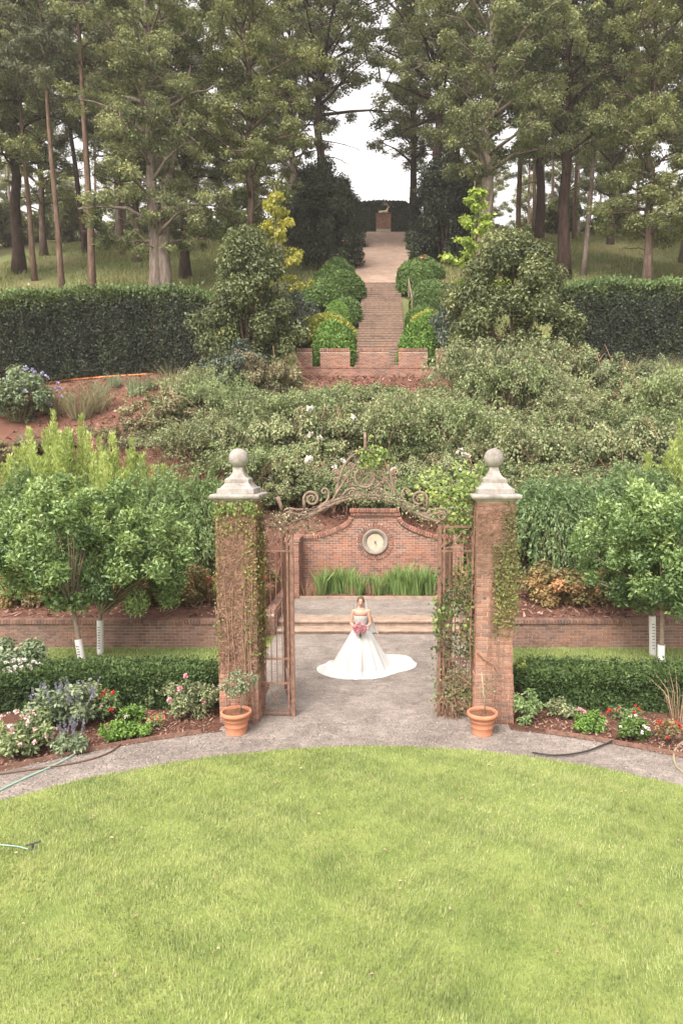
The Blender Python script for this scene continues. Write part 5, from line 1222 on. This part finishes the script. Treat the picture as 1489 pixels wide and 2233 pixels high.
vine_leaves(cp, 260, g, lambda p: p.x > -.08 and p.z > 4.75, .07, 'vineg', t, .05); vine_leaves(cp, 80, g, lambda p: p.x > .0, .05, 'vineg', t, .06); vine_leaves(ap, 500, g, lambda p: p.x > -.4, .04, 'rose', t, .05); vine_leaves(lp_, 260, g, lambda p: True, .045, 'rosed', t, .04)
# leafy vine over the right gate
def swarm(px0, px1, py0, py1, Y, n, spread): return [at(rg.uniform(px0, px1), rg.uniform(py0, py1), Y + rg.uniform(-spread, spread)) for _ in range(n)]
t = thing('climbing_vine', 'leafy light green vine spilling over gate and bare pillar cap', 'vine', (1.9, GY, 0)); m = MB(); C = []
for (ua, va, ub, vb) in ((1035, 1130, 905, 1050), (1035, 1110, 940, 1030), (1030, 1090, 1000, 1015), (1040, 1100, 900, 1090), (1045, 1085, 1085, 1010), (1030, 1140, 945, 1120), (1025, 1150, 1000, 1180), (1050, 1120, 1000, 1060), (1035, 1080, 1048, 1020), (1030, 1200, 1020, 1280), (1040, 1150, 960, 1160)):
    p, q = at(ua, va, GY + .05), at(ub, vb, GY + .25 + rg.uniform(-.15, .2)); pts = [p.lerp(q, k / 6) + Vector((rg.gauss(0, .02), rg.gauss(0, .03), .10 * math.sin(k / 6 * 3.14))) for k in range(7)]; m.tube(pts, [.009, .008, .007, .006, .005, .004, .003], 4, False); C += [pts[k] for k in range(1, 7)] * 2
C += swarm(945, 1035, 1040, 1140, GY + .25, 18, .2)
m2 = [Vector(c) for c in C]; m.tube([(1.98, GY - .03, 0), (1.95, GY - .05, 1.5), (1.99, GY - .05, 3.0), at(1035, 1110, GY - .2)], [.02, .018, .014, .01], 6, False)
m.build('stems', M['stem'], t, wc=True)
vine_leaves(m2, 1400, g, lambda p: True, .075, 'vineg', t, .085, Vector((0, -.7, .7)))
t = thing('climbing_vine', 'dark and rust-coloured vine smothering the open gate leaf', 'vine', (1.6, GY, 0)); m = MB(); A = []
for i in range(130):
    x = rg.uniform(1.40, 1.98); z = rg.uniform(.05, 2.4) if i > 50 else rg.uniform(.02, .5); q = []; h = rg.gauss(1.57, .7); yy = GY + rg.uniform(-.12, .25)
    for j in range(rg.randint(8, 20)):
        q.append(Vector((x, yy, z))); h += rg.gauss(0, .55); x += math.cos(h) * .06; z += abs(math.sin(h)) * .06; yy += rg.gauss(0, .015); x = min(max(x, 1.36), 2.0)
    m.tube(q, rg.uniform(.003, .007), 3, False); A += q
for i in range(70):
    a_ = rg.uniform(0, 6.28); m.tube([(1.62 + rg.gauss(0, .15), GY + rg.gauss(0, .12), .01), (1.62 + math.cos(a_) * .2, GY - .1 + math.sin(a_) * .15, rg.uniform(.2, .5)), (1.65 + math.cos(a_) * .4, GY - .1 + math.sin(a_) * .25, rg.uniform(.05, .35))], [.006, .005, .003], 3, False)
m.build('stems', M['stem'], t, wc=True)
vine_leaves(A, 950, g, lambda p: p.z < 3.3, .05, 'vine', t, .06); vine_leaves(A, 650, g, lambda p: 1.2 < p.z < 2.9, .06, 'yew', t, .07); vine_leaves(A, 260, g, lambda p: 1.5 < p.z < 2.3 and p.x > 1.75, .06, 'nandina', t, .04); vine_leaves(A, 500, g, lambda p: p.z < .9, .05, 'roseg', t, .08)
vine_leaves(A, 260, g, lambda p: 1.7 < p.z < 2.2, .065, 'vineg', t, .05)

# ------------------------------------------------------------------ bride
BP = onz(787, 1461); t = thing('person', 'bride in a strapless white gown holding a pink bouquet on the gravel', 'person', (BP.x, BP.y, 0), math.radians(-2))
m_, nt, b = new_mat('skin'); b.inputs['Base Color'].default_value = (.54, .315, .235, 1); b.inputs['Roughness'].default_value = .5; b.inputs['Subsurface Weight'].default_value = .1; b.inputs['Subsurface Radius'].default_value = (.02, .008, .005); M['skin'] = m_
m_, nt, b = new_mat('satin'); b.inputs['Base Color'].default_value = (.52, .515, .507, 1); b.inputs['Roughness'].default_value = .5; b.inputs['Sheen Weight'].default_value = .15; bump(nt, b, noise(nt, 9, 4, .5, objco(nt)), .12, .03); M['satin'] = m_
m_, nt, b = new_mat('tulle'); b.inputs['Base Color'].default_value = (.72, .71, .70, 1); b.inputs['Roughness'].default_value = .8
tr = nt.nodes.new('ShaderNodeBsdfTransparent'); mx = nt.nodes.new('ShaderNodeMixShader'); mx.inputs[0].default_value = .9; nt.links.new(tr.outputs[0], mx.inputs[1]); nt.links.new(b.outputs[0], mx.inputs[2]); nt.links.new(mx.outputs[0], nt.nodes['Material Output'].inputs['Surface']); M['tulle'] = m_
M['hair'] = simple('brown_hair', (.12, .066, .04), .5, .4, .35, 40, .4); M['lip'] = simple('lips', (.42, .13, .11), .5, .4, .05, 5, 0); M['eye'] = simple('dark_eye', (.04, .028, .022), .4, .5, .05, 5, 0)
parts = [((0, 0, 1.615), (.070, .088, .092)), ((0, -.012, 1.565), (.056, .070, .075)), ((0, -.028, 1.515), (.034, .040, .030)), ((0, -.092, 1.575), .010, (0, -.082, 1.60), .008), ((0, -.098, 1.568), (.0125, .013, .010)),
         ((0, -.076, 1.537), (.02, .014, .010)), ((.024, -.070, 1.575), (.02, .02, .018)), ((-.024, -.070, 1.575), (.02, .02, .018)), ((-.030, -.074, 1.624), .012, (.030, -.074, 1.624), .012), ((.071, .0, 1.59), (.008, .016, .026)), ((-.071, .0, 1.59), (.008, .016, .026)),
         ((0, .012, 1.53), .046, (0, .01, 1.43), .050), ((0, .012, 1.42), (.11, .06, .045)), ((-.15, .01, 1.375), .046, (.15, .01, 1.375), .046), ((0, .0, 1.33), (.145, .085, .10)), ((0, .005, 1.22), (.128, .085, .11)), ((.062, -.055, 1.20), (.055, .045, .05)), ((-.062, -.055, 1.20), (.055, .045, .05)),
         ((0, .01, 1.20), .105, (0, .01, 1.05), .10), ((0, .015, .95), (.155, .11, .13))]
for s_ in (-1, 1):
    sh, el, wr = Vector((s_ * .172, .01, 1.372)), Vector((s_ * .222, .0, 1.095)), Vector((s_ * .072, -.205, .985))
    parts += [(sh, .047, sh.lerp(el, .5), .041), (sh.lerp(el, .5), .041, el, .034), (el, .035, el.lerp(wr, .35), .034), (el.lerp(wr, .35), .034, wr, .022)]
    pm_ = Vector((s_ * .042, -.255, .962)); parts += [(wr, .022, pm_, .024), (pm_ + Vector((0, -.004, -.004)), (.026, .03, .034))]
    for k in range(4):                              # four fingers closing around the stems, thumb on top
        b0 = pm_ + Vector((0, -.022, .020 - .017 * k)); ln = (.9, 1.0, .95, .75)[k]
        p1 = b0 + Vector((-s_ * .022 * ln, -.026, -.004)); p2 = p1 + Vector((-s_ * .024 * ln, -.004, -.004)); p3 = p2 + Vector((-s_ * .012, .016 * ln, -.003))
        parts += [(b0, .0095, p1, .009), (p1, .009, p2, .0085), (p2, .0085, p3, .0075)]
    q0 = pm_ + Vector((-s_ * .004, -.006, .03)); q1 = q0 + Vector((-s_ * .018, -.018, .022)); q2 = q1 + Vector((-s_ * .016, -.018, .008)); parts += [(q0, .012, q1, .0105), (q1, .0105, q2, .0085)]
    parts += [((s_ * .085, .01, .92), .085, (s_ * .09, .0, .50), .055), ((s_ * .09, 0, .50), .054, (s_ * .09, .02, .13), .034), ((s_ * .09, .02, .13), .034, (s_ * .09, -.05, .045), .03)]
obj('body', blobmesh('body', parts, .0085, 2), M['skin'], t)
for s_ in (-1, 1):
    MB().lathe([(.0001, -.006), (.010, -.003), (.0105, .0), (.010, .003), (.0001, .006)], 10, (s_ * .027, -.081, 1.602)).build('eye', M['eye'], t, True)
    MB().tube([(s_ * .014, -.087, 1.620), (s_ * .03, -.084, 1.624), (s_ * .045, -.073, 1.619)], .0035, 5).build('eyebrow', M['hair'], t)
MB().tube([(-.019, -.085, 1.540), (-.008, -.092, 1.542), (0, -.093, 1.540), (.008, -.092, 1.542), (.019, -.085, 1.540)], [.002, .006, .006, .006, .002], 6).build('lips', M['lip'], t, True)
m = MB(); vs_ = []; n, r_ = 28, 14                  # hair cap, parted in the middle, with a low bun
for i in range(r_ + 1):
    ph = math.pi * .62 * i / r_
    for j in range(n):
        w_ = 2 * math.pi * j / n; front = max(0, -math.sin(w_)); lim = 1 - .58 * front ** 1.5; p_ = ph * lim
        k = .0795 * (1 - .03 * math.exp(-(math.cos(w_) * math.sin(p_) * 6) ** 2)); vs_.append((k * math.sin(p_) * math.cos(w_), .004 + .100 * math.sin(p_) * math.sin(w_), 1.617 + .1 * math.cos(p_)))
m.add(vs_, [(i * n + j, i * n + (j + 1) % n, (i + 1) * n + (j + 1) % n, (i + 1) * n + j) for i in range(r_) for j in range(n)])
hr = m.build('hair', M['hair'], t, True); sd = hr.modifiers.new('s', 'SOLIDIFY'); sd.thickness = .012; sd.offset = 0
m = MB(); m.lathe([(max(.001, .045 * math.sin(math.pi * i / 10)), -.04 * math.cos(math.pi * i / 10)) for i in range(11)], 16, (0, .105, 1.585)); m.build('bun', M['hair'], hr, True)
# gown
n = 220; vs_ = []; rings = 0; gd = random.Random(5); th = [2 * math.pi * j / n for j in range(n)]
pl = [(-90, .69), (-125, .79), (-150, .90), (-176, 1.04), (160, 1.00), (140, .92), (110, .95), (80, 1.15), (58, 1.38), (42, 1.50), (30, 1.42), (16, 1.36), (5, 1.25), (-7, .92), (-22, .80), (-50, .74)]
pa = sorted((math.radians(a) % (2 * math.pi), r) for a, r in pl); pa = [(pa[-1][0] - 2 * math.pi, pa[-1][1])] + pa + [(pa[0][0] + 2 * math.pi, pa[0][1])]
hemR = [float(np.interp(w_, [q[0] for q in pa], [q[1] for q in pa])) for w_ in th]; hemR = list(np.convolve(np.r_[hemR[-5:], hemR, hemR[:5]], np.ones(11) / 11, 'valid'))
fold = [.5 + .5 * math.sin(7 * w_ + 1.1 + .8 * math.sin(2 * w_)) for w_ in th]; fold2 = [math.sin(17 * w_ + 2 * math.sin(3 * w_)) for w_ in th]
notch = [sum(math.exp(-((((w_ - math.radians(a) + math.pi) % (2 * math.pi)) - math.pi) / .07) ** 2) for a in (-122, -80, -48, -100 + 28)) for w_ in th]
def ringz(f):
    global rings
    for j, w_ in enumerate(th): vs_.append(f(j, math.cos(w_), math.sin(w_)))
    rings += 1
for z, a, b_ in ((1.28, .150, .118), (1.29, .160, .128), (1.25, .160, .130), (1.19, .150, .120), (1.13, .126, .104), (1.07, .120, .102), (1.04, .128, .108)):
    ringz(lambda j, c, s: (a * c, .0 + b_ * s + .004, z))
for i in range(1, 15):
    k = i / 14; z = 1.04 - .93 * k
    def f(j, c, s):
        rc = .125 + .49 * k ** .92; rc *= 1 + (.17 * (fold[j] - .55) + .025 * fold2[j]) * k ** 1.2 - .13 * notch[j] * k ** 1.6; return (rc * c * 1.06, rc * s * .98, z)
    ringz(f)
for i in range(1, 13):
    k = i / 12
    def f(j, c, s):
        r0 = .615 * (1 + .17 * (fold[j] - .55) + .025 * fold2[j] - .13 * notch[j]); R = hemR[j] * (1 - .10 * notch[j] + .02 * fold2[j]); r = r0 + (R - r0) * k
        long_ = min(1, max(0, (R - .72) / .4)); zz = .11 * (1 - k) ** (1.3 + 1.6 * long_) + .016 + long_ * .10 * math.sin(math.pi * k ** .8) * (.5 + .5 * math.sin(11 * th[j] + 5 * k)) + long_ * .05 * math.sin(math.pi * k) * (.5 + .5 * fold2[j]) + .008 * fold[j]
        return (r * c, r * s, zz)
    ringz(f)
ringz(lambda j, c, s: (hemR[j] * .99 * c, hemR[j] * .99 * s, .004))
m = MB().add(vs_, [(i * n + j, i * n + (j + 1) % n, (i + 1) * n + (j + 1) % n, (i + 1) * n + j) for i in range(rings - 1) for j in range(n)])
gown = m.build('gown', M['satin'], t, True); s2 = gown.modifiers.new('s', 'SUBSURF'); s2.levels = 1; s2.render_levels = 1
# veil
m = MB(); vs_ = []; nu, nv = 26, 24
for i in range(nv + 1):
    k = i / nv
    for j in range(nu + 1):
        a = -1 + 2 * j / nu; wd_ = .125 + .15 * k ** 1.1; vs_.append((a * wd_ + .13 * k ** 1.4, .10 + .10 * k + .03 * math.sin(a * 9 + k * 2) * (.3 + k) - .07 * (abs(a) ** 2) * (1 - k * .5), 1.665 - .84 * k - .05 * abs(a) * (1 - k)))
m.add(vs_, [(i * (nu + 1) + j, i * (nu + 1) + j + 1, (i + 1) * (nu + 1) + j + 1, (i + 1) * (nu + 1) + j) for i in range(nv) for j in range(nu)]); m.build('veil', M['tulle'], t, True)
# bouquet
g = rnd(501); bq = thing('bouquet', 'round bouquet of pink flowers held by the bride', 'bouquet', (BP.x - .0, BP.y - .29, .955))
C = np.array([0, -.02, .10]); u = unit(g.normal(size=(46, 3)) + np.array([0, -.3, .35])); P = C + u * np.array([.125, .095, .105])
for nm, sel, mt in (('pink_blossoms', slice(0, 24), 'pink'), ('blush_blossoms', slice(24, 46), 'blush')): blobs(nm, P[sel], .045, F[mt], bq, g, 7)
F['hot'] = petal('rose_pink_petal', (.85, .42, .48)); blobs('rose_blossoms', P[::3] * .97, .05, F['hot'], bq, g, 7)
lv('leaves', cloud(g, [(0, -.02, .08)], [.1], 160, .9), .06, .5, L['weep'], bq, g)
m = MB()
for i in range(9): a = i * .7; m.tube([(.02 * math.cos(a), -.02 + .02 * math.sin(a), .06), (.011 * math.cos(a), .011 * math.sin(a), 0), (.018 * math.cos(a), .018 * math.sin(a), -.11)], .006, 5)
m.build('stems', M['bark_young'], bq)
# ------------------------------------------------------------------ potted plants
def pot(px, py, label, glabel, seed, leafy):
    p = onz(px, py); g = rnd(seed); t = thing('terracotta_pot', label, 'pot', p, 0, 'terracotta pots by the pillars'); t.scale = (.86, .86, .95)
    prof = [(.001, .0), (.205, .0), (.212, .02), (.205, .03), (.232, .15), (.236, .155), (.240, .165), (.236, .175), (.252, .262), (.262, .268), (.262, .28), (.262, .345), (.285, .35), (.315, .36), (.325, .385), (.322, .42), (.30, .435), (.275, .43), (.265, .40), (.262, .36)]
    MB().lathe(prof, 48).build('pot', M['terracotta'], t, True)
    m = MB(); n = 24; vs_ = [(0, 0, .395)]
    for r in (.1, .2, .268): vs_ += [(r * math.cos(2 * math.pi * j / n), r * math.sin(2 * math.pi * j / n), .385 + g.uniform(-.012, .012)) for j in range(n)]
    m.add(vs_, [(0, 1 + j, 1 + (j + 1) % n) for j in range(n)] + [(1 + i * n + j, 1 + (i + 1) * n + j, 1 + (i + 1) * n + (j + 1) % n, 1 + i * n + (j + 1) % n) for i in range(2) for j in range(n)]); m.build('soil', M['soil'], t)
    if leafy:
        s_ = thing('potted_tree', glabel, 'plant', p + Vector((.09, 0, .385))); m = MB().tube([(0, 0, -.03), (.005, 0, .2), (0, 0, .45)], [.016, .014, .012], 7); C = []; rg = random.Random(seed)
        for i in range(26):
            a = rg.uniform(0, 6.28); r = rg.uniform(.08, .34); e = Vector((math.cos(a) * r - .05, math.sin(a) * r * .7, rg.uniform(.38, .72))); m.tube([(0, 0, .36 + .003 * i), (e.x * .4, e.y * .4, .45 + .2 * rg.random()), tuple(e)], [.006, .004, .002], 4, False); C.append(e)
        m.build('stem', M['bark_young'], s_, True); lv('crown', cloud(g, C, [.075] * 26, 650, .8, .4), .06, .45, L['sage'], s_, g)
        o = blobs('blossom', [(-.34, -.1, .50)], .04, F['white'], s_, g)
    else:
        s_ = thing('bare_stem', glabel, 'plant', p + Vector((.05, 0, .385))); MB().tube([(0, 0, -.03), (-.03, 0, .3), (-.075, 0, .74)], [.014, .012, .010], 7).build('stem', M['hose_tan'], s_, True)
        m = MB(); C = []; rg = random.Random(seed)
        for i in range(5): e = Vector((-.06 + rg.uniform(-.05, .25), rg.uniform(-.08, .08), rg.uniform(.3, .6))); m.tube([(-.03, 0, .25 + .02 * i), e], [.004, .002], 4, False); C.append(e)
        m.build('twigs', M['stem'], s_); lv('leaves', cloud(g, C, [.09] * 5, 60, .8, .4), .05, .45, L['sage'], s_, g)
pot(516, 1598, 'terracotta pot holding a little leafy standard tree', 'little standard tree with sparse leafy head in the terracotta pot', 511, True)
pot(1051, 1600, 'terracotta pot holding a bare stake', 'bare pale stake with few leaves in the terracotta pot', 512, False)
# ------------------------------------------------------------------ flower beds
g = rnd(520)
def bed(px, py, rad, n, leaf, mat, label, seed, fl=None, fn=0, fr=.03, name='bed_plant', cat='plant', spikes=None, nclump=26, group=None):
    p = onz(px, py, .03); t = bushy(name, seed, rad, n, leaf, mat, label, cat, group, nclump, .42, .5, .85, 8); t.location = (p.x, p.y + rad[1] * .6, .02); g = rnd(seed + 3)
    if fl:
        P, D, N, tv = shell(g, fn * 2, (rad[0] * 1.02, rad[1] * 1.02, rad[2] * 1.05), .1, .05, 3, 1); P = P[P[:, 1] < rad[1] * .4][:fn]; P[:, 2] += rad[2]; P[:, 2] = np.maximum(P[:, 2], .06); blobs('blossoms', P, fr, F[fl], t, g)
    if spikes:
        m = MB(); pts = []; rg = random.Random(seed)
        for i in range(spikes):
            a = rg.uniform(0, 6.28); r = rad[0] * math.sqrt(rg.random()); b0 = Vector((math.cos(a) * r, math.sin(a) * r * .7, rad[2] * 1.3)); e = b0 + Vector((rg.gauss(0, .06), rg.gauss(0, .06) - .03, rg.uniform(.18, .34))); m.tube([b0, e], [.005, .003], 4, False); pts += [b0.lerp(e, k) for k in (.3, .42, .54, .66, .78, .9, 1.0)]
        m.build('flower_stalks', M['stem_grey'], t); blobs('flower_spikes', [tuple(q) for q in pts], .024, F['blue'], t, g, 3)
    return t
bed(30, 1545, (.62, .5, .42), 5200, .085, 'roseg', 'rose bush crowded with white roses in the mulch bed', 521, 'white', 90, .042, 'rose_bush', 'rose bush')
bed(30, 1655, (.52, .42, .33), 4600, .075, 'roseg', 'rose bush dotted with blush pink roses at the path edge', 522, 'blush', 34, .042, 'rose_bush', 'rose bush')
bed(130, 1600, (.62, .45, .40), 5200, .09, 'sage', 'big salvia clump with grey-blue flower spikes', 523, None, 0, .03, 'salvia_clump', 'plant', 34)
bed(150, 1645, (.28, .22, .18), 1500, .07, 'sage', 'small salvia clump with dusty blue spikes at the path edge', 524, None, 0, .03, 'salvia_clump', 'plant', 12)
bed(110, 1535, (.42, .3, .38), 900, .15, 'lime', 'chartreuse broad-leaved plant behind the blue salvia', 525, nclump=14)
bed(25, 1510, (.75, .5, .55), 5200, .10, 'sage', 'soft grey-green bush behind the white roses', 526)
bed(195, 1575, (.35, .3, .36), 2600, .07, 'roseg', 'leafy plant with a few blush blooms behind the salvia', 527, 'blush', 8, .03)
bed(235, 1575, (.18, .15, .3), 500, .06, 'weep', 'slim plant topped with bright red flowers, near blue salvia', 528, 'red', 6, .04, cat='flowers')
bed(245, 1618, (.32, .25, .17), 2200, .055, 'box', 'round green cushion plant at the bed edge, beside the salvia', 529)
bed(292, 1612, (.26, .2, .13), 1500, .055, 'box', 'low green cushion plant beside small orange-red flowers', 530)
bed(285, 1580, (.24, .2, .18), 1500, .055, 'box', 'green cushion plant between red flowers and hedge', 531, 'white', 2, .03)
bed(337, 1590, (.16, .13, .13), 500, .05, 'roseg', 'tiny plant with orange-red flowers at the bed edge', 532, 'orange', 14, .026, cat='flowers')
bed(420, 1570, (.52, .35, .38), 3000, .06, 'rose', 'dull green rose bush with two pink roses before the hedge', 533, 'pink', 4, .05, 'rose_bush', 'rose bush')
bed(335, 1545, (.35, .3, .34), 1900, .06, 'roseg', 'small rose bush with one pink rose near the hedge', 534, 'pink', 2, .05, 'rose_bush', 'rose bush')
bed(1290, 1600, (.27, .22, .19), 2400, .055, 'box', 'round green cushion plant with one pale flower by pink petunias', 541, 'blush', 1, .04)
bed(1388, 1618, (.31, .24, .19), 2600, .055, 'boxd', 'dark cushion plant with cluster of white flowers at bed edge', 542, 'white', 8, .035)
bed(1263, 1568, (.16, .12, .09), 500, .05, 'sage', 'small plant with bright pink flowers before the low hedge', 543, 'pink', 9, .036, cat='flowers')
bed(1352, 1568, (.22, .16, .10), 500, .05, 'roseg', 'sprawling plant with red flowers beside the white-flowered cushion', 544, 'red', 6, .034, cat='flowers')
bed(1382, 1580, (.16, .12, .17), 500, .05, 'weep', 'small plant with coral red flowers behind the white-flowered cushion', 545, 'red', 4, .032, cat='flowers')
bed(1395, 1545, (.3, .25, .2), 1500, .06, 'weep', 'fresh green weedy plant in front of the low hedge', 546)
bed(1460, 1625, (.2, .15, .24), 500, .05, 'nandina', 'thin plant with coral red flowers near the tan hose', 547, 'red', 8, .03, cat='flowers')
bed(1148, 1580, (.26, .2, .36), 2200, .06, 'weep', 'upright leafy green shrub against the bare pillar base', 548)
bed(1130, 1530, (.2, .2, .5), 1300, .06, 'vineg', 'leafy climbing shoots beside the bare brick pillar', 549)
bed(1225, 1570, (.3, .22, .2), 1200, .055, 'rose', 'dull green low plant before the hedge by bare pillar', 550)
t = thing('dry_twigs', 'bundle of bare tan twigs at the bed by the tan hose', 'plant', onz(1480, 1575, .02)); blade_clump('twigs', 551, 40, .9, .12, .012, L['straw'], t, .6)
# edging boards of beds
for sgn, lb in ((-1, 'dark rusty metal edging of the bed with white roses'), (1, 'dark rusty metal edging of the bed beside bare pillar')):
    pts = []
    for j in range(33):
        w_ = math.radians(90 - sgn * (18.5 + 42 * j / 32)); pts.append((LC[0] + RO * math.cos(w_), LC[1] + RO * math.sin(w_)))
    m = MB(); vs_ = []
    for x, y in pts: 
        dx, dy_ = (x - LC[0]) / RO, (y - LC[1]) / RO
        vs_ += [(x, y, -.01), (x, y, .07), (x + dx * .02, y + dy_ * .02, .07), (x + dx * .02, y + dy_ * .02, -.01)]
    m.add(vs_, [(4 * i + k, 4 * i + 4 + k, 4 * i + 4 + (k + 1) % 4, 4 * i + (k + 1) % 4) for i in range(32) for k in range(4)]); tag(m.build('bed_edging', M['rust']), lb, 'edging', 'metal bed edgings')
# hoses
def hose(pxs, mat, label, r=.017, z=.02):
    pts = [onz(px, py, z) for px, py in pxs]; sp = smooth([(p.x, p.y) for p in pts], 8); o = MB().tube([(x, y, z) for x, y in sp], r, 7).build('garden_hose', M[mat], None, True); tag(o, label, 'hose')
hose(((-60, 1760), (0, 1724), (60, 1695), (120, 1668), (165, 1643), (178, 1622)), 'hose_mint', 'mint green garden hose crossing the gravel path')
hose(((-60, 1705), (0, 1688), (90, 1675), (180, 1660), (240, 1640), (268, 1618)), 'hose_brown', 'thin brown garden hose curving over the gravel path', .013, .026)
hose(((1160, 1641), (1210, 1647), (1270, 1640), (1320, 1622), (1355, 1606), (1420, 1600), (1480, 1590)), 'hose_black', 'black garden hose snaking from path into the bed', .015, .05)
hose(((1500, 1610), (1475, 1628), (1468, 1650), (1475, 1672), (1500, 1690), (1540, 1700)), 'hose_tan', 'pale tan garden hose curling at the path edge', .018)
hose(((-50, 1838), (0, 1842), (40, 1846), (62, 1852)), 'hose_mint', 'mint green hose end lying on the lawn', .009, .04)
p = onz(72, 1853); t = thing('sprinkler', 'small black lawn sprinkler on a spike at the hose end', 'sprinkler', p); MB().lathe([(.001, 0), (.04, 0), (.04, .02), (.015, .03), (.015, .075), (.001, .075)], 12).build('base', M['ink'], t); MB().tube([(-.07, -.03, .07), (.0, 0, .08), (.09, .04, .09)], .012, 8).build('arm', M['ink'], t)

g = rnd(88); n = 170; XY = np.stack([g.uniform(-5, 5, n), g.uniform(6, 11, n)], 1); XY = XY[np.hypot(XY[:, 0] - LC[0], XY[:, 1] - LC[1]) < RI - .1]; X3 = np.c_[g.uniform(-2.5, 2.5, 90), g.uniform(12, 18, 90)]; XY = np.concatenate([XY, X3]); n = len(XY); a = g.uniform(0, 6.283, n)
P = np.c_[XY, np.where(XY[:, 1] > 11.9, .016, .05)]; D = np.c_[np.cos(a), np.sin(a), .15 * g.normal(size=n)]; N = unit(np.c_[g.normal(size=n) * .3, g.normal(size=n) * .3, np.ones(n)])
tag(obj('fallen_leaves', leafmesh('fallen_leaves', P, D, N, .035 + .03 * g.random(n), .025, g.random(n)), L['straw']), 'a few dry leaves fallen on lawn and gravel', 'leaves', kind='stuff')
# ------------------------------------------------------------------ thin hazy volume added to lift the dark tones of the trees
m_ = bpy.data.materials.new('added_haze'); m_.use_nodes = True; nt = m_.node_tree; nt.nodes.clear(); pv = nt.nodes.new('ShaderNodeVolumePrincipled'); ov = nt.nodes.new('ShaderNodeOutputMaterial')
pv.inputs['Color'].default_value = (1.0, .96, .92, 1); pv.inputs['Density'].default_value = .0006; pv.inputs['Anisotropy'].default_value = .2
nt.links.new(pv.outputs[0], ov.inputs['Volume'])
tag(MB().box((-410, -310, -1.0), (410, 510, 66)).build('added_haze_box', m_), kind='stuff')
